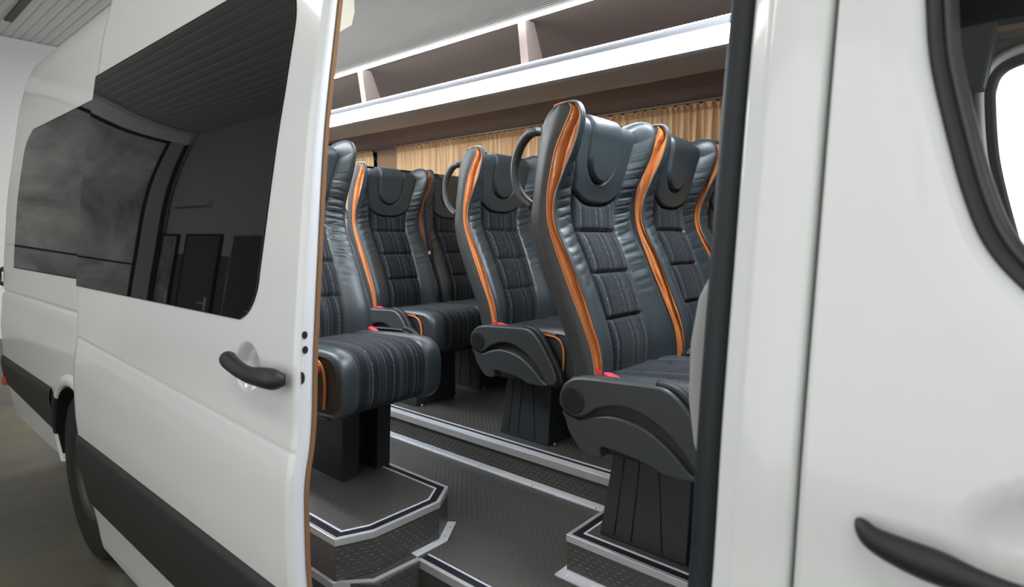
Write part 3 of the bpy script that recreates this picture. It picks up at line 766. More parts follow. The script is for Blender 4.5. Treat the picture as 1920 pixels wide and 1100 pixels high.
# ------------------------------------------------------------------ van interior shell
FZ = -1.0          # aisle floor
def interior():
    b = MB()
    b.prism_z([(-4.8, 0.80), (-4.8, 1.80), (-0.2, 1.80), (-0.2, 1.132), (-1.325, 1.132), (-1.325, 0.965), (-1.425, 0.890), (-2.6, 0.885), (-2.6, 0.80)], FZ - 0.02, FZ)
    structure(b.build('floor', tread))
    b = MB(); b.box(-2.6, -0.17, 0.80, 1.14, -1.24, -1.22); structure(b.build('floor', tread))     # door well
    b = MB(); b.box(-2.6, -0.17, 1.131, 1.134, -1.22, FZ - 0.021); b.box(-2.6, -1.4, 0.893, 0.896, -1.22, FZ - 0.021)
    b.add([(-1.40, 0.905, -1.22), (-1.325, 0.97, -1.22), (-1.325, 0.97, FZ - 0.021), (-1.40, 0.905, FZ - 0.021)], [(0, 1, 2, 3)])
    b.add([(-1.325, 0.97, -1.22), (-1.325, 1.131, -1.22), (-1.325, 1.131, FZ - 0.021), (-1.325, 0.97, FZ - 0.021)], [(0, 1, 2, 3)])
    structure(b.build('wall_step', tread))
    # far side wall: panel below the windows, brown panel above the curtains, pillars
    b = MB(); b.box(-4.83, 0.0, 2.86, 2.90, -0.90, -0.15); structure(b.build('wall_left', panel_m))
    b = MB()
    pr = [(2.60, 0.742), (2.63, 0.735), (2.84, 0.655), (2.90, 0.655), (2.90, 0.80), (2.60, 0.80)]
    b.loft_x(pr, -4.83, -0.12); structure(b.build('wall_left', panel_m))
    b = MB(); b.box(-3.79, -3.53, 2.83, 2.88, -0.2, 0.66); b.box(-4.83, -4.74, 2.83, 2.88, -0.2, 0.66); b.box(-0.6, -0.12, 2.83, 2.88, -0.2, 0.66)
    structure(b.build('wall_left', pillar_m))
    b = MB(); b.box(-4.83, -4.80, 0.92, 2.72, -1.0, 0.92); structure(b.build('wall_rear', panel_m))
    b = MB(); b.box(-0.20, -0.175, 1.0, 2.83, -1.0, 0.66); b.box(-0.20, -0.175, 1.0, 2.70, 0.66, 0.92); structure(b.build('light_block_wall', cab_m))  # unseen partition, widened to keep light from the cab off the seats
        # near side wall only behind the door opening
    b = MB(); b.box(-4.80, -2.62, 0.83, 0.86, -1.0, 0.58); structure(b.build('wall_right', panel_m))
    # window panes on the far side (dark, behind the curtains)
    for x0, x1 in ((-4.74, -3.79), (-3.53, -0.6)):
        b = MB(); b.box(x0, x1, 2.875, 2.88, -0.16, 0.66); structure(b.build('window_1' if x0 < -4 else 'window_2', glass_blk))
    b = MB(); b.tube([(-3.80, 2.855, 0.0), (-3.80, 2.855, 0.50), (-3.806, 2.855, 0.575), (-3.84, 2.85, 0.615), (-3.92, 2.845, 0.635)], 0.014)
    structure(b.build('trim_1', rubber))
    # ceiling : ribbed fabric, slightly domed
    ys = np.linspace(0.92, 1.99, 30); zc = 0.925 + 0.035 * np.sin((ys - 0.92) / 1.07 * PI) ** 0.8
    V = [(x, y, z) for x in (-4.82, -0.16) for y, z in zip(ys, zc)]
    F = [(i, i + 1, 31 + i, 30 + i) for i in range(29)]
    structure(mesh_obj('ceiling', V, F, ceil_m, None, smooth=True))
    # wheel-box / raised far step
    t = empty('seat_step', (-2.45, 2.3, -1.0), 'long raised tread plate step along the far wall carrying the rear seats', 'step')
    ox, oy, oz = 2.45, -2.3, 1.0
    def L(b, nm, m, bev=0):
        o = b.build(nm, m, t, bev); o.matrix_parent_inverse = Matrix.Translation((2.45, -2.3, 1.0)); return o
    b = MB(); b.box(-4.8, -0.2, 1.792, 2.86, -1.0, -0.870); L(b, 'step_body', tread)
    b = MB(); b.box(-4.8, -0.2, 1.781, 1.793, -0.898, -0.869); L(b, 'edge_trim_face', alum_w, 0.001)
    b = MB(); b.box(-4.8, -0.2, 1.783, 1.795, -0.871, -0.8665); b.box(-4.8, -0.2, 1.797, 1.815, -0.871, -0.8655); b.box(-4.8, -0.2, 1.836, 1.845, -0.871, -0.865)
    L(b, 'edge_trim_rail', chrome, 0.0008)
    b = MB(); b.box(-4.8, -0.2, 1.785, 1.842, -0.8715, -0.8675); L(b, 'edge_trim_insert', blackins)
    b = MB(); b.box(-4.8, -0.2, 1.772, 1.788, -1.0, -0.996); b.box(-4.8, -0.2, 1.784, 1.789, -1.0, -0.980); L(b, 'floor_angle', chrome)
    for k in range(14):
        x = -4.4 + k * 0.3
        b = MB(); b.tube([(x, 1.778, -0.9965), (x, 1.778, -0.9945)], 0.0030, 8); L(b, 'screw', rubber)
interior()

def offset_poly(poly, d):
    """inward offset of an open/closed ccw-or-cw polyline by mitre (closed)"""
    n = len(poly); out = []
    A = sum(poly[i][0] * poly[(i + 1) % n][1] - poly[(i + 1) % n][0] * poly[i][1] for i in range(n))
    s = 1 if A > 0 else -1
    for i in range(n):
        p0, p1, p2 = Vector(poly[i - 1]), Vector(poly[i]), Vector(poly[(i + 1) % n])
        e1 = (p1 - p0).normalized(); e2 = (p2 - p1).normalized()
        n1 = Vector((-e1.y, e1.x)) * s; n2 = Vector((-e2.y, e2.x)) * s
        m = (n1 + n2); m = m / max(1e-6, m.length_squared) * 2 if False else m.normalized() / max(0.3, m.normalized().dot(n1))
        q = p1 + m * d; out.append((q.x, q.y))
    return out

def band(b, poly, d0, d1, z0, z1, mi=0):
    """ring between two inward offsets, closed solid"""
    A_, B_ = offset_poly(poly, d0), offset_poly(poly, d1); n = len(poly)
    for i in range(n):
        j = (i + 1) % n
        b.hexa([(*A_[i], z0), (*A_[j], z0), (*B_[j], z0), (*B_[i], z0), (*A_[i], z1), (*A_[j], z1), (*B_[j], z1), (*B_[i], z1)], mi)

def platform(name, poly, ztop, label, zb=FZ):
    cx = sum(p[0] for p in poly) / len(poly); cy = sum(p[1] for p in poly) / len(poly)
    t = empty(name, (cx, cy, zb), label, 'platform')
    def L(b, nm, m, bev=0):
        o = b.build(nm, m, t, bev); o.matrix_parent_inverse = Matrix.Translation((-cx, -cy, -zb)); return o
    b = MB(); b.prism_z(poly, zb, ztop - 0.001); L(b, 'platform_body', tread)
    b = MB(); band(b, poly, -0.003, 0.010, ztop - 0.020, ztop + 0.002); L(b, 'edge_trim', alum_w, 0.002)
    b = MB(); band(b, poly, 0.010, 0.034, ztop - 0.003, ztop + 0.0012); L(b, 'edge_insert', blackins)
    b = MB(); band(b, poly, 0.034, 0.041, ztop - 0.003, ztop + 0.003); L(b, 'inner_rail', chrome, 0.001)
    return t, L
PL = [(-2.6, 1.351), (-1.441, 1.351), (-1.377, 1.252), (-1.3805, 0.9975), (-1.425, 0.893), (-2.6, 0.888)]
t, L = platform('seat_platform', PL, -0.870, 'chamfered tread plate platform with silver edging under the nearest left seat')
b = MB()   # angle strip screwed to the floor round the aisle side
fl = [(-1.352, 1.135), (-1.350, 1.262), (-1.420, 1.372)]; inn = [(-1.382, 1.135), (-1.380, 1.250), (-1.444, 1.352)]
for i in range(2):
    b.hexa([(*inn[i], FZ), (*fl[i], FZ), (*fl[i + 1], FZ), (*inn[i + 1], FZ), (*inn[i], FZ + 0.004), (*fl[i], FZ + 0.0025), (*fl[i + 1], FZ + 0.0025), (*inn[i + 1], FZ + 0.004)])
L(b, 'floor_angle', chrome)
for px, py in ((-1.366, 1.16), (-1.365, 1.225), (-1.372, 1.275), (-1.405, 1.33)):
    b = MB(); b.tube([(px, py, FZ + 0.002), (px, py, FZ + 0.0055)], 0.0042, 10); L(b, 'rivet', mat('rivet_bright', (0.9, 0.9, 0.9), 0.2, metal=0.3))
# step nosing that follows the platform foot and the floor edge
def nosing():
    pts = [(-2.6, 0.880), (-1.425, 0.885), (-1.345, 0.968), (-1.335, 1.132)]
    t = empty('step_nosing', (-1.2, 1.13, FZ), 'silver and black nosing strip along the edge of the door well', 'trim')
    def Lk(b, nm, m):
        o = b.build(nm, m, t); o.matrix_parent_inverse = Matrix.Translation((1.2, -1.13, -FZ)); return o
    def run(pl, d0, d1, z0, z1, b):
        P = [Vector(p) for p in pl]; n = len(P); A = []; B = []
        for i in range(n):
            e1 = (P[i] - P[i - 1]).normalized() if i else (P[1] - P[0]).normalized()
            e2 = (P[i + 1] - P[i]).normalized() if i < n - 1 else e1
            nn = (Vector((-e1.y, e1.x)) + Vector((-e2.y, e2.x))).normalized()
            A.append(P[i] + nn * d0); B.append(P[i] + nn * d1)
        for i in range(n - 1):
            b.hexa([(*A[i], z0), (*A[i + 1], z0), (*B[i + 1], z0), (*B[i], z0), (*A[i], z1), (*A[i + 1], z1), (*B[i + 1], z1), (*B[i], z1)])
    b = MB(); run(pts, -0.004, 0.012, FZ - 0.022, FZ + 0.003, b)
    run([(-1.335, 1.128), (-0.2, 1.128)], -0.004, 0.010, FZ - 0.022, FZ + 0.003, b); Lk(b, 'nosing_rail', alum_w)
    b = MB(); run([(-1.335, 1.128), (-0.2, 1.128)], 0.010, 0.036, FZ - 0.003, FZ + 0.002, b); Lk(b, 'nosing_insert', blackins)
    b = MB(); run([(-1.335, 1.128), (-0.2, 1.128)], 0.036, 0.042, FZ - 0.003, FZ + 0.003, b); Lk(b, 'inner_rail', chrome)
nosing()
PR = [(-0.943, 1.768), (-0.943, 1.367), (-0.22, 1.367), (-0.22, 1.768)]
t, L = platform('seat_platform', PR, -0.877, 'square-cornered tread plate platform under the big front seat by the pillar')
b = MB(); b.box(-0.965, -0.22, 1.338, 1.367, FZ, FZ + 0.004); b.box(-0.968, -0.943, 1.34, 1.40, FZ, FZ + 0.003); b.box(-0.94, -0.22, 1.362, 1.367, FZ, FZ + 0.016); L(b, 'floor_angle', chrome)
for k in range(3):
    b = MB(); b.tube([(-0.93 + k * 0.24, 1.352, FZ + 0.003), (-0.93 + k * 0.24, 1.352, FZ + 0.0065)], 0.0042, 10); L(b, 'rivet', MATS['rivet_bright'])

# ------------------------------------------------------------------ luggage rack, lights
def rack():
    t = empty('luggage_rack', (-2.4, 2.0, 0.65), 'long brown overhead luggage rack with bright LED band above the far seats', 'luggage rack')
    M = Matrix.Translation((2.4, -2.0, -0.65))
    def L(b, nm, m, bev=0, par=None):
        o = b.build(nm, m, par or t, bev)
        if par is None: o.matrix_parent_inverse = M
        return o
    b = MB()
    low = [(2.012, 0.652), (2.06, 0.652), (2.2, 0.661), (2.35, 0.678), (2.48, 0.703), (2.60, 0.738)]
    poly = low + [(2.66, 0.745), (2.60, 0.755), (2.4, 0.742), (2.1, 0.732), (2.012, 0.732)]
    b.loft_x(poly, -4.8, -0.22); L(b, 'shelf', rack_m)
    # upper back of the rack (curved lining)
    crv = [(1.985, 0.930), (2.10, 0.930), (2.30, 0.915), (2.48, 0.885), (2.60, 0.845), (2.67, 0.79), (2.69, 0.745)]
    ck = catmull(crv, 26)
    V = [(x, y, z) for x in (-4.8, -0.22) for y, z in ck]; F = [(i, i + 1, 27 + i, 26 + i) for i in range(25)]
    o = mesh_obj('back_lining', V, F, mat('rack_lining', (0.20, 0.155, 0.132), 0.85, bump=(500, 0.4)), t, smooth=True); o.matrix_parent_inverse = M
    b = MB(); b.loft_x([(1.994, 0.655), (2.010, 0.650), (2.013, 0.656), (2.012, 0.707), (1.994, 0.707)], -4.78, -0.24); L(b, 'light_band', led, 0.002)
    b = MB(); b.loft_x([(1.990, 0.709), (2.02, 0.709), (2.02, 0.735), (1.998, 0.735)], -4.8, -0.22); L(b, 'front_rail', greymet)
    b = MB()
    for k in range(330):
        x = -4.7 + k * 0.0135; b.box(x, x + 0.009, 1.990, 1.999, 0.7352, 0.7385)
    o = L(b, 'bead_edge', bright)
    for xd in (-0.55, -1.68, -2.85, -4.0):
        b = MB()
        b.hexa([(xd, 2.03, 0.73), (xd + 0.045, 2.03, 0.73), (xd + 0.045, 2.155, 0.73), (xd, 2.155, 0.73),
                (xd + 0.0, 2.00, 0.928), (xd + 0.042, 2.00, 0.928), (xd + 0.042, 2.065, 0.928), (xd + 0.0, 2.065, 0.928)])
        L(b, 'divider', divider_m, 0.003)
    b = MB(); b.loft_x([(1.979, 0.914), (1.988, 0.912), (1.991, 0.919), (1.981, 0.923)], -4.78, -0.22)
    t2 = b.build('ceiling_light_strip', led2); tag(t2, 'thin bright LED line where the ceiling meets the far luggage rack', 'light strip')
    b = MB(); b.loft_x([(1.050, 0.912), (1.064, 0.909), (1.062, 0.925), (1.048, 0.921)], -4.7, -1.80)
    t4 = b.build('ceiling_light_strip', led2); tag(t4, 'thin LED line along the inner top edge of the near luggage rack', 'light strip')
    # added lamp over the front seats, out of view, brightens the headrests
    t5 = empty('added_downlight', (-0.45, 1.45, 0.955), 'added unseen panel lamp on the van ceiling above the front seats', 'lamp')
    b = MB(); b.box(-0.36, 0.22, -0.16, 0.16, -0.012, 0.012); b.build('lamp_frame', alum_w, t5, 0.003)
    b = MB(); b.box(-0.34, 0.20, -0.14, 0.14, -0.018, -0.011); b.build('lamp_diffuser', mat('added_lamp_glow', (1, 1, 1), 0.5, emit=((0.86, 0.93, 1.0), 70.0)), t5)
    # near rack, cream quilted end, seen at the top beside the door edge
    t3 = empty('luggage_rack', (-2.0, 0.95, 0.60), 'cream quilted end of the near luggage rack at the top of the doorway', 'luggage rack')
    poly = [(0.865, 0.572), (0.93, 0.572), (1.00, 0.584), (1.038, 0.612), (1.048, 0.650), (1.045, 0.905), (0.90, 0.905)]
    b = MB(); b.loft_x(poly, -4.7, -1.50); o = b.build('rack_body', cream, t3, 0.012, 3); o.matrix_parent_inverse = Matrix.Translation((2.0, -0.95, -0.60))
    b = MB(); b.box(-4.7, -1.505, 0.872, 0.975, 0.560, 0.572); o = b.build('light_band', led, t3); o.matrix_parent_inverse = Matrix.Translation((2.0, -0.95, -0.60))
    b = MB(); b.box(-4.7, -1.80, 1.0485, 1.056, 0.660, 0.722); o = b.build('light_band', led, t3); o.matrix_parent_inverse = Matrix.Translation((2.0, -0.95, -0.60))
    # quilting welts on the end face
    b = MB()
    for q in range(-3, 5):
        b.tube([(-1.499, 0.80 + q * 0.07, 0.60), (-1.499, 0.80 + q * 0.07 + 0.33, 0.93)], 0.0015, 6) if False else None
rack()

# ------------------------------------------------------------------ curtains
def curtain(x0, x1, seed, label):
    rng = np.random.RandomState(seed)
    nx = int((x1 - x0) / 0.004); xs = np.linspace(x0, x1, nx)
    # irregular pleats
    ph = np.cumsum(np.interp(np.arange(nx), np.arange(0, nx + 9, 9), rng.uniform(0.55, 1.5, len(np.arange(0, nx + 9, 9))))) * 0.006 / 0.030 * 2 * PI * 1.25
    amp = 0.014 + 0.006 * np.interp(xs, np.linspace(x0, x1, int((x1 - x0) / 0.12) + 2), rng.uniform(-1, 1, int((x1 - x0) / 0.12) + 2))
    fine = 1 - 2 * np.abs(np.sin(ph * 0.25)) ** 0.7; fold = np.sin(ph * 0.23 + 1.3) 
    zt = 0.660
    zs = np.concatenate([[zt, zt - 0.006, zt - 0.012, zt - 0.02], np.linspace(zt - 0.03, -0.22, 26)])
    X, Z = np.meshgrid(xs, zs)
    k = np.clip((zt - Z) / 0.05, 0.1, 1)
    k2 = np.clip((zt - Z) / 0.25, 0, 1)
    Y = 2.815 - amp[None, :] * (fine[None, :] * k * (1 - 0.45 * k2) + fold[None, :] * k2 * 0.7)
    Zs = Z - 0.010 * (np.clip(np.sin(ph * 0.25), 0.55, 1) - 0.55)[None, :] * 2 * np.exp(-((zt - Z) / 0.012) ** 2)
    P = np.stack([X, Y, Zs], -1).reshape(-1, 3)
    t = empty('curtain', ((x0 + x1) / 2, 2.82, -0.22), label, 'curtain')
    M = Matrix.Translation((-(x0 + x1) / 2, -2.82, 0.22))
    o = mesh_obj('curtain_cloth', P, grid_faces(*X.shape), curtain_m, t, smooth=True); o.matrix_parent_inverse = M
    # header tape: gathered band casting its edge
    zs2 = np.linspace(zt - 0.006, zt - 0.040, 6); X2, Z2 = np.meshgrid(xs, zs2)
    Y2 = 2.808 - amp[None, :] * fine[None, :] * 0.9 + 0 * Z2
    o = mesh_obj('header_tape', np.stack([X2, Y2, Z2], -1).reshape(-1, 3), grid_faces(*X2.shape), mat('curtain_header', (0.62, 0.40, 0.22), 0.85), t, smooth=True); o.matrix_parent_inverse = M
    b = MB(); b.tube([(x0 - 0.005, 2.800, zt + 0.003), (x1 + 0.005, 2.800, zt + 0.003)], 0.0045, 8); o = b.build('curtain_rail', mat('rail_cream', (0.5, 0.42, 0.3), 0.5), t); o.matrix_parent_inverse = M
curtain(-3.53, -0.62, 3, 'long tan gathered curtain over the middle window behind the seats')
curtain(-4.74, -3.83, 5, 'short tan curtain over the rearmost window, left of the brown pillar')

# ------------------------------------------------------------------ seats
SW = 0.43
def sc(pts): return [(0.96 * x + 0.75, 0.96 * z + 0.875) for x, z in pts]
FRONT = sc([(-.862, -.47), (-.858, -.40), (-.867, -.311), (-.915, -.192), (-.973, -.07), (-1.030, .039), (-1.036, .118), (-1.006, .194), (-.970, .267), (-.950, .33), (-.952, .368), (-.972, .393), (-1.01, .399), (-1.055, .390)])
CENT = sc([(-.907, -.47), (-.903, -.40), (-.905, -.311), (-.945, -.192), (-.996, -.07), (-1.046, .039), (-1.050, .118), (-1.034, .194), (-1.024, .258), (-1.016, .305), (-1.010, .335), (-1.014, .354), (-1.03, .364), (-1.058, .366)])
ORNG = sc([(-.895, -.47), (-.893, -.40), (-.913, -.311), (-.968, -.192), (-1.025, -.07), (-1.068, .039), (-1.075, .118), (-1.064, .194), (-1.044, .267), (-1.012, .33), (-.996, .360), (-.992, .383), (-1.014, .393), (-1.055, .388)])
BACK = sc([(-.985, -.47), (-.983, -.40), (-1.012, -.311), (-1.068, -.192), (-1.123, -.07), (-1.155, .039), (-1.150, .118), (-1.140, .194), (-1.128, .267), (-1.118, .32), (-1.110, .345), (-1.098, .365), (-1.082, .380), (-1.060, .388)])

def smooth01(t): t = np.clip(t, 0, 1); return t * t * (3 - 2 * t)

def build_seat(mirror=False, cover=True, handle=True, belt=False, legs='box'):
    """returns the root empty of one seat at the origin of seat space (floor under the pedestal)"""
    root = empty('bus_seat', (0, 0, 0))
    my = (lambda P: P) if not mirror else (lambda P: np.stack([P[:, 0], SW - P[:, 1], P[:, 2]], -1))
    def part(nm, P, F, m): return sub_mesh(nm, my(P), F, m, root, flip=mirror)
    def built(b, nm, m, bev=0, par=None, seg=2):
        if mirror: b.v = [(x, SW - y, z) for x, y, z in b.v]
        return b.build(nm, m, par or root, bev, seg)
    NR = 300
    Fp, Cp, Op, Bp = (np.array(catmull(k, NR)) for k in (FRONT, CENT, ORNG, BACK))
    tC = np.gradient(Cp, axis=0); tC /= np.linalg.norm(tC, axis=1)[:, None]
    nC = np.stack([tC[:, 1], -tC[:, 0]], -1)            # outward normal in xz
    vi = np.linspace(0, 13, NR)
    Lw = np.interp(vi, [0, 2, 4, 6, 7, 8, 9.5, 11, 13], [.112, .108, .100, .090, .075, .058, .044, .052, .075])
    nb, ncn = 18, 84
    ys = []; seg = []
    for r in range(NR):
        l = Lw[r]
        ys.append(np.concatenate([np.linspace(0, l, nb + 1), np.linspace(l, SW - l, ncn + 1)[1:], np.linspace(SW - l, SW, nb + 1)[1:]]))
    Yg = np.array(ys); nc = Yg.shape[1]
    Zrow = Cp[:, 1][:, None] * np.ones((1, nc))
    u = (Yg - SW / 2) / (SW / 2 - Lw[:, None])            # -1..1 across the centre
    edge = np.minimum(Yg, SW - Yg)                       # distance from side
    t = np.clip(edge / Lw[:, None], 0, 1)                # 0 at side .. 1 at seam
    w = smooth01(t ** 1.3)
    bx = Fp[:, 0][:, None] * (1 - w) + Cp[:, 0][:, None] * w
    bz = Fp[:, 1][:, None] * (1 - w) + Cp[:, 1][:, None] * w
    h = np.zeros_like(bx)
    # rounded outer edge
    e = np.clip(1 - edge / 0.022, 0, 1); h -= 0.009 * (1 - np.sqrt(1 - e ** 2 * 0.98))
    # plump bolster
    h += 0.006 * np.sin(PI * np.clip(t, 0, 1)) * (t < 1)
    # gathers
    zz = (Zrow - 0.875)
    env = np.exp(-(np.abs(zz - 0.04) / 0.19) ** 3) * (1 - smooth01((t - 0.85) / 0.15) * 0.3) * (t < 0.999)
    rng = np.random.RandomState(4)
    far_side = (Yg > SW / 2)
    ph_ = (zz - np.where(far_side, -0.22, 0.22) * edge) * 2 * PI / 0.029 + 1.4 * np.sin(zz * 17 + 3 * far_side) + 0.8 * np.sin(zz * 41 + 2)
    crease = -np.exp(-((1 - np.cos(ph_)) / 0.35)) + 0.35 * np.sin(ph_ * 0.5 + 1)
    ph2 = (zz + 0.15 * edge) * 2 * PI / 0.021 + 1.9 * np.sin(zz * 29)
    crease = crease - 0.5 * np.exp(-((1 - np.cos(ph2)) / 0.3)) * (t > 0.45)
    h += 0.0062 * crease * env * np.sin(PI * np.clip(t, 0.0, 1)) ** 0.8
    inC = t >= 0.9999
    # seams of plaid
    q = np.zeros_like(h)
    seams = [0.96 * s + 0.875 for s in (0.024, -0.107, -0.247)]
    zb = 0.875 + 0.96 * 0.108 + 0.040 * np.abs(u) ** 3      # lower edge of head pad
    stops = [0.40] + sorted(seams)
    for a, b_ in zip(stops[:-1] + [stops[-1]], stops[1:] + [None]):
        top = zb if b_ is None else b_
        m_ = inC & (Zrow >= a) & (Zrow < top)
        qq = (Zrow - a) / np.maximum(1e-4, (top - a)); q = np.where(m_, 1 - np.abs(2 * qq - 1) ** 3, q)
    h += 0.010 * q * (1 - np.abs(u) ** 6) * inC
    for s in seams: h -= 0.011 * np.exp(-((Zrow - s) / 0.0042) ** 2) * inC
    # groove between bolster and centre
    h -= 0.009 * np.exp(-((edge - Lw[:, None]) / 0.0045) ** 2)
    # head pads
    pad = inC & (Zrow >= zb)
    dz = np.clip((Zrow - zb) / 0.020, 0, 1)
    h += np.where(pad, 0.007 * np.sqrt(1 - (1 - dz) ** 2), 0)
    h += np.where(pad, 0.003 * (1 - u ** 2), 0)
    h -= 0.013 * np.exp(-((Zrow - zb) / 0.0045) ** 2) * inC
    dy = (Yg - (SW / 2 - 0.010)); z0 = 0.875 + 0.96 * 0.262; hw = 0.078
    # signed distance to the U of the inner pad (positive inside); rows past z0 use arclength beyond
    arc = np.concatenate([[0], np.cumsum(np.linalg.norm(np.diff(Cp, axis=0), axis=1))]); ia = np.argmin(np.abs(Cp[:int(NR * 0.8), 1] - z0)); sarc = (arc - arc[ia])[:, None]
    hwv = hw + 0.04 * np.clip(sarc, 0, 0.2)
    sd = np.where(sarc > 0, hwv - np.abs(dy), hw - np.sqrt(dy ** 2 + (sarc * 0.95) ** 2))
    inner = pad & (sd > 0)
    k = np.clip(sd / 0.010, 0, 1)
    h += np.where(pad, 0.009 * np.sqrt(np.clip(1 - (1 - k) ** 2, 0, 1)) * (sd > 0), 0)
    h -= np.where(pad, 0.014 * np.exp(-(sd / 0.0045) ** 2), 0)
    X = bx + nC[:, 0][:, None] * h; Z = bz + nC[:, 1][:, None] * h
    P = np.stack([X, Yg, Z], -1).reshape(-1, 3)
    F = grid_faces(NR, nc)
    fr = F[:, 0] // nc; fc = F[:, 0] % nc
    cin = (fc >= nb) & (fc < nb + ncn)
    padf = pad.reshape(-1)[F].all(1) & cin; innf = inner.reshape(-1)[F].all(1) & cin
    part('side_bolster', P, F[fc < nb], leather)
    part('side_bolster', P, F[fc >= nb + ncn], leather)
    part('backrest_panel', P, F[cin & ~padf], plaid)
    hp = part('head_pad', P, F[padf & ~innf], leather)
    o = part('head_cushion', P, F[innf], leather); 
    # orange gussets on both flanks
    for side in (0, 1):
        nk = 24; cols = []
        F0 = np.stack([X[:, 0 if side == 0 else -1], Z[:, 0 if side == 0 else -1]], -1)
        for j in range(nk + 1):
            tt = j / nk
            xz = Op * (1 - tt) + F0 * tt
            wdt = np.linalg.norm(F0 - Op, axis=1)
            ruff = np.sin(vi * 5 + j * 0.5) * 0.0016 + np.sin(vi * 13 + 1) * 0.0007
            mid = 0.52 + 0.10 * np.sin(vi * 2.1)
            ridge = -0.024 * np.exp(-((tt - mid) / 0.13) ** 2) + 0.003 * np.sin(PI * tt) + 0.0022 * np.sin(6 * PI * tt) * np.clip(1 - (vi - 2) / 5, 0.15, 1) * np.sin(PI * tt) + ruff * np.sin(PI * tt)
            yy = -ridge * np.clip(wdt / 0.04, 0, 1.2)      # positive = into the seat
            yv = yy if side == 0 else SW - yy
            cols.append(np.stack([xz[:, 0], yv, xz[:, 1]], -1))
        G = np.stack(cols, 1).reshape(-1, 3)
        part('orange_gusset', G, grid_faces(NR, nk + 1), orange)
        b = MB(); y = -0.001 if side == 0 else SW + 0.001
        b.tube([(a[0], y, a[1]) for a in F0[6:-2:3]], 0.0042, 7); built(b, 'piping', leather)
        b = MB(); b.tube([(a[0], y, a[1]) for a in Op[6:-2:3]], 0.0030, 6); built(b, 'piping', orange)
    # shell: flanks and back in side vinyl
    cols = []
    def bulge(t): return 0.006 * math.sin(PI * t)
    for tt in np.linspace(0, 1, 7):
        e_ = Op * (1 - tt) + (Bp + np.array([0.03, 0])) * tt
        cols.append(np.stack([e_[:, 0], np.full(NR, -bulge(tt)), e_[:, 1]], -1))
    for a in np.linspace(0, PI / 2, 6)[1:]:
        cols.append(np.stack([Bp[:, 0] + 0.03 - 0.03 * math.sin(a), np.full(NR, 0.035 - 0.035 * math.cos(a)), Bp[:, 1]], -1))
    for y in np.linspace(0.035, SW - 0.035, 8)[1:-1]:
        cols.append(np.stack([Bp[:, 0] - 0.004 * math.sin(PI * (y - .035) / (SW - .07)), np.full(NR, y), Bp[:, 1]], -1))
    for a in np.linspace(PI / 2, 0, 6)[:-1]:
        cols.append(np.stack([Bp[:, 0] + 0.03 - 0.03 * math.sin(a), np.full(NR, SW - 0.035 + 0.035 * math.cos(a)), Bp[:, 1]], -1))
    for tt in np.linspace(1, 0, 7):
        e_ = Op * (1 - tt) + (Bp + np.array([0.03, 0])) * tt
        cols.append(np.stack([e_[:, 0], np.full(NR, SW + bulge(tt)), e_[:, 1]], -1))
    S = np.stack(cols, 1); nS = S.shape[1]
    part('backrest_shell', S.reshape(-1, 3)[:], grid_faces(NR, nS)[:, ::-1], leather_side)
    # top closing strip between front cover end and shell end
    tp = np.stack([P.reshape(NR, nc, 3)[-1][np.linspace(0, nc - 1, 30).astype(int)], np.stack([np.full(30, Bp[-1, 0] - 0.02), np.linspace(0.02, SW - 0.02, 30), np.full(30, Bp[-1, 1] - 0.012)], -1)]).reshape(-1, 3)
    part('top_welt', tp, grid_faces(2, 30), leather_side)
    # ---------------- cushion
    prof_c = [(-0.93, -0.398), (-0.86, -0.390), (-0.76, -0.383), (-0.66, -0.376), (-0.56, -0.371), (-0.50, -0.370), (-0.455, -0.376), (-0.425, -0.395), (-0.409, -0.43), (-0.407, -0.48), (-0.413, -0.53), (-0.432, -0.562), (-0.48, -0.578), (-0.70, -0.583), (-0.93, -0.583)]
    prof_c = [(x + 0.75, z + 0.875) for x, z in prof_c]
    NC = 120; Q = catmull(prof_c, NC); tq = np.gradient(Q, axis=0); tq /= np.linalg.norm(tq, axis=1)[:, None]; nq = np.stack([-tq[:, 1], tq[:, 0]], -1)
    ysc = np.concatenate([np.linspace(0, 0.078, 15), np.linspace(0.078, SW - 0.078, 50)[1:], np.linspace(SW - 0.078, SW, 15)[1:]]); n3 = len(ysc)
    ed = np.minimum(ysc, SW - ysc)
    hq = np.zeros((NC, n3)); e2 = np.clip(1 - ed / 0.018, 0, 1)
    hq -= 0.016 * (1 - np.sqrt(1 - e2 ** 2 * 0.98))[None, :]
    hq += (0.008 * np.sin(PI * np.clip(ed / 0.078, 0, 1)) * (ed < 0.078))[None, :]
    hq -= 0.005 * np.exp(-((ed - 0.078) / 0.004) ** 2)[None, :]
    # tufting on top: zig-zag seam
    xr = Q[:, 0][:, None]; uc = (ysc[None, :] - SW / 2)
    onTop = (np.arange(NC)[:, None] < 62)
    zig = 0.095 + 0.035 * np.abs(((uc / 0.09) % 2) - 1) * 2 - 0.035
    for dx in (0.0, 0.075): hq -= 0.0045 * np.exp(-((xr - (zig - dx) + 0.02) / 0.004) ** 2) * onTop * (ed >= 0.078)
    hq += 0.010 * (1 - (uc / (SW / 2)) ** 2) * np.clip(np.sin(np.clip((xr + 0.1) / 0.4, 0, 1) * PI), 0, 1) * onTop * (ed > 0.078)
    for s_ in (0.0,): hq -= 0.0
    CX = Q[:, 0][:, None] + nq[:, 0][:, None] * hq; CZ = Q[:, 1][:, None] + nq[:, 1][:, None] * hq
    PC = np.stack([CX, np.repeat(ysc[None, :], NC, 0), CZ], -1).reshape(-1, 3); FC = grid_faces(NC, n3); fcc = FC[:, 0] % n3
    part('seat_cushion', PC, FC[(fcc >= 14) & (fcc < 14 + 49)][:, ::-1], plaid)
    part('cushion_bolster', PC, FC[fcc < 14][:, ::-1], leather)
    part('cushion_bolster', PC, FC[fcc >= 14 + 49][:, ::-1], leather)
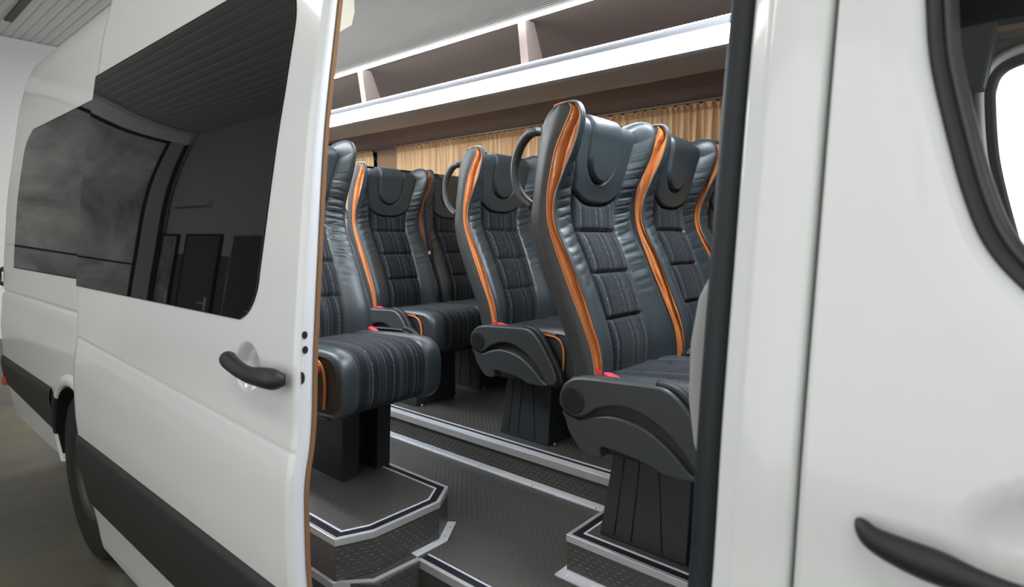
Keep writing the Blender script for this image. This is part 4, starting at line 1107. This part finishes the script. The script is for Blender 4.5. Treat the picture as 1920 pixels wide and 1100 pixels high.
    for side in (0, 1):
        yv = 0.0 if side == 0 else SW
        col = 0 if side == 0 else n3 - 1
        ring = PC.reshape(NC, n3, 3)[:, col]
        b = MB(); pts = [(p[0], yv + (0.004 if side == 0 else -0.004), p[2]) for p in ring]
        b.add(pts, [tuple(range(len(pts)))]); built(b, 'cushion_flank', leather_side)
        yo_ = -0.002 if side == 0 else 0.002
        b = MB(); b.tube([(x, yv + yo_, z) for x, z in catmull([(-0.02, 0.478), (0.08, 0.481), (0.19, 0.482), (0.235, 0.474), (0.260, 0.450), (0.267, 0.41), (0.266, 0.37), (0.258, 0.325)], 30)], 0.0048, 8)
        built(b, 'orange_piping', orange)
        b = MB(); b.tube([(x, yv + yo_ * 0.5, z) for x, z in catmull([(-0.02, 0.487), (0.08, 0.490), (0.19, 0.490), (0.23, 0.484)], 12)], 0.0050, 8)
        built(b, 'side_welt', mat('brown_welt', (0.13, 0.030, 0.012), 0.5))
    b = MB(); b.box(0.225, 0.250, SW + 0.001, SW + 0.012, 0.445, 0.468); built(b, 'release_button', red_m, 0.003)
    # underside pan
    b = MB(); b.hexa([(-0.10, 0.04, 0.262), (0.20, 0.04, 0.262), (0.20, SW - 0.04, 0.262), (-0.10, SW - 0.04, 0.262), (-0.17, 0.01, 0.292), (0.27, 0.01, 0.292), (0.27, SW - 0.01, 0.292), (-0.17, SW - 0.01, 0.292)])
    built(b, 'seat_pan', seatplast_d, 0.004)
    # pedestal
    if legs == 'box':
        b = MB()
        b.hexa([(-0.125, 0.065, 0.0), (0.145, 0.065, 0.0), (0.145, 0.345, 0.0), (-0.125, 0.345, 0.0),
                (-0.085, 0.075, 0.28), (0.150, 0.075, 0.28), (0.150, 0.335, 0.28), (-0.085, 0.335, 0.28)])
        p_ = built(b, 'pedestal', ped_m, 0.006)
        b = MB()
        for xa, xb in ((-0.075, -0.052), (-0.02, -0.004), (0.075, 0.055)):
            b.tube([(xa, 0.0655, 0.012), (xb, 0.073, 0.25)], 0.0022, 6)
        built(b, 'pedestal_rib', rubber)
    else:
        for y0, y1 in ((0.075, 0.135), (0.215, 0.285)):
            b = MB()
            b.hexa([(-0.22, y0, 0), (0.125, y0, 0), (0.125, y1, 0), (-0.22, y1, 0), (-0.17, y0, 0.28), (0.14, y0, 0.28), (0.14, y1, 0.28), (-0.17, y1, 0.28)])
            built(b, 'leg', ped_m, 0.004)
        b = MB(); b.box(-0.2, 0.05, 0.135, 0.215, 0.05, 0.28); built(b, 'leg_brace', seatplast_d)
    for sx, sy in ((0.165, 0.085), (0.165, 0.32)) if legs == 'box' else ():
        b = MB(); b.tube([(sx, sy, 0.0), (sx, sy, 0.012)], 0.005, 8); built(b, 'bolt', greymet)
    if cover:
        UP = [(-0.946, -0.449), (-0.938, -0.419), (-0.915, -0.396), (-0.876, -0.381), (-0.761, -0.373), (-0.65, -0.368), (-0.609, -0.377), (-0.57, -0.409), (-0.531, -0.461), (-0.492, -0.522), (-0.482, -0.556), (-0.497, -0.577), (-0.523, -0.579), (-0.545, -0.556), (-0.575, -0.519), (-0.622, -0.479), (-0.676, -0.451), (-0.732, -0.439), (-0.783, -0.446), (-0.827, -0.462), (-0.853, -0.483), (-0.888, -0.496), (-0.927, -0.486), (-0.944, -0.466)]
        LO = [(-0.935, -0.485), (-0.919, -0.503), (-0.88, -0.503), (-0.842, -0.487), (-0.79, -0.473), (-0.739, -0.473), (-0.676, -0.486), (-0.621, -0.516), (-0.581, -0.547), (-0.558, -0.569), (-0.529, -0.583), (-0.560, -0.592), (-0.634, -0.592), (-0.668, -0.578), (-0.804, -0.563), (-0.808, -0.592), (-0.857, -0.598), (-0.895, -0.568), (-0.919, -0.537)]
        up = [(x + 0.75, z + 0.875) for x, z in UP]; lo = [(x + 0.75, z + 0.875) for x, z in LO]
        def rounded(poly, y0, y1, r, nm, m):
            n = len(poly); ins = offset_poly(poly, r); ins2 = offset_poly(poly, r * 0.35)
            V = [(x, y1, z) for x, z in poly] + [(x, y0 + r, z) for x, z in poly] + [(x, y0 + r * 0.35, z) for x, z in ins2] + [(x, y0, z) for x, z in ins]
            F = [(k * n + i, k * n + (i + 1) % n, (k + 1) * n + (i + 1) % n, (k + 1) * n + i) for k in range(3) for i in range(n)] + [tuple(3 * n + i for i in range(n))]
            b = MB(); b.add(V, F[:-1], 0, True); b.add(V, [F[-1]], 0, False)
            return built(b, nm, m)
        def dens(poly, k=3):
            A = np.array(poly); m_ = len(A); t = np.linspace(0, m_, m_ * k + 1)[:-1]; i = t.astype(int); f = (t - i)[:, None]
            p0, p1, p2, p3 = A[(i - 1) % m_], A[i % m_], A[(i + 1) % m_], A[(i + 2) % m_]
            return [tuple(v) for v in 0.5 * ((2 * p1) + (-p0 + p2) * f + (2 * p0 - 5 * p1 + 4 * p2 - p3) * f ** 2 + (-p0 + 3 * p1 - 3 * p2 + p3) * f ** 3)]
        rounded(dens(up), -0.052, -0.004, 0.006, 'side_cover', seatplast)
        rounded(dens(lo), -0.046, -0.004, 0.006, 'lower_cover', seatplast)
        # recessed dark back plate behind both
        bp_ = [(-0.93, -0.47), (-0.86, -0.40), (-0.66, -0.385), (-0.60, -0.41), (-0.51, -0.55), (-0.55, -0.575), (-0.70, -0.57), (-0.88, -0.52)]
        b = MB(); b.prism_y([(x + 0.75, z + 0.875) for x, z in bp_], -0.030, -0.002); built(b, 'cover_recess', mat('cover_recess', (0.018, 0.019, 0.019), 0.5))
        # black bumper strip along the front slope
        b = MB(); b.tube([(x + 0.75, -0.030, z + 0.875) for x, z in catmull([(-0.655, -0.366), (-0.60, -0.375), (-0.558, -0.412), (-0.518, -0.47), (-0.478, -0.535), (-0.470, -0.565)], 24)], 0.012, 10); built(b, 'bumper_strip', rubber)
        b = MB(); b.disc_y(-0.148, 0.426, 0.0385, -0.0555, -0.045, 40); built(b, 'recliner_knob', mat('knob_black', (0.006, 0.006, 0.006), 0.5), 0.004)
        # top plate of the cover towards the cushion
        b = MB(); b.hexa([(-0.17, -0.03, 0.470), (0.10, -0.03, 0.482), (0.10, 0.012, 0.482), (-0.17, 0.012, 0.470), (-0.17, -0.03, 0.486), (0.10, -0.03, 0.496), (0.10, 0.012, 0.490), (-0.17, 0.012, 0.480)]); built(b, 'cover_top', seatplast, 0.004)
        b = MB()
        b.hexa([(-0.100, -0.004, 0.500), (-0.030, -0.004, 0.474), (-0.030, 0.022, 0.474), (-0.100, 0.022, 0.500), (-0.108, -0.004, 0.516), (-0.034, -0.004, 0.494), (-0.034, 0.022, 0.494), (-0.108, 0.022, 0.516)])
        built(b, 'belt_buckle', red_m, 0.003)
    if handle:
        b = MB()
        hp_ = [(-1.09, 0.315), (-1.120, 0.312), (-1.150, 0.290), (-1.173, 0.252), (-1.181, 0.204), (-1.172, 0.155), (-1.145, 0.118), (-1.11, 0.095)]
        b.tube([(x + 0.75, 0.030, z + 0.875) for x, z in catmull(hp_, 30)], 0.0135, 12, 0, False, 1.2); built(b, 'grab_handle', leather_side)
    if belt:
        b = MB()
        pts = catmull([(-0.30, 0.06, 1.20), (-0.255, 0.03, 1.16), (-0.235, 0.005, 1.05), (-0.21, -0.008, 0.9), (-0.16, -0.010, 0.72), (-0.10, -0.008, 0.55), (-0.09, 0.0, 0.46)], 40)
        b.tube(pts, 0.022, 8, 0, False, 0.12); built(b, 'seat_belt', mat('belt_web', (0.012, 0.013, 0.015), 0.7))
        b = MB(); b.box(-0.185, -0.155, -0.022, -0.008, 0.73, 0.80); built(b, 'belt_stop', rubber, 0.003)
        b = MB(); b.box(-0.182, -0.166, -0.025, -0.020, 0.765, 0.785); built(b, 'belt_tongue', chrome, 0.003)
    return root

def copy_tree(o, parent=None):
    c = o.copy(); C.objects.link(c)
    if parent: c.parent = parent
    for ch in list(o.children): copy_tree(ch, c)
    return c

GS = 'grey and orange bus seats in the van'
proto = build_seat()                                         # aisle seat with side cover
plain = build_seat(cover=False, handle=False)                # window seat
s1 = build_seat(mirror=True, handle=False, legs='split')     # nearest left seat, cover on its far flank
beltd = build_seat(cover=False, handle=False, belt=True)
def put(o, x, y, z, label, rz=0.0):
    o.location = (x, y, z); o['label'] = label; o['category'] = 'seat'; o['group'] = GS; o.rotation_euler = (0, 0, rz)
put(proto, -0.75, 1.37, -0.877, 'largest seat in the doorway, on the front platform, plaid back edged with an orange stripe')
o = copy_tree(proto); put(o, -0.75 - 0.81, 1.835, -0.868, 'middle aisle seat with grey side cover on the far step, left of the largest seat')
o = copy_tree(proto); put(o, -0.75 - 1.66, 1.845, -0.868, 'rear aisle seat seen between the nearest left seat and the middle seat')
put(s1, -0.75 - 1.13, 0.99, -0.870, 'nearest left seat with plaid cushion toward the door, cut by the sliding door edge')
put(plain, -0.75 + 0.01, 1.88, -0.868, 'seat right behind the largest seat, partly hidden by the door pillar')
o = copy_tree(plain); put(o, -0.75 + 0.03, 2.335, -0.868, 'window seat at the right, only its orange edge shows past the pillar')
o = copy_tree(plain); put(o, -0.75 - 0.82, 2.30, -0.868, 'shaded window seat behind the middle aisle seat')
put(beltd, -0.75 - 1.66, 2.312, -0.868, 'dark shaded rear window seat with hanging black seat belt')
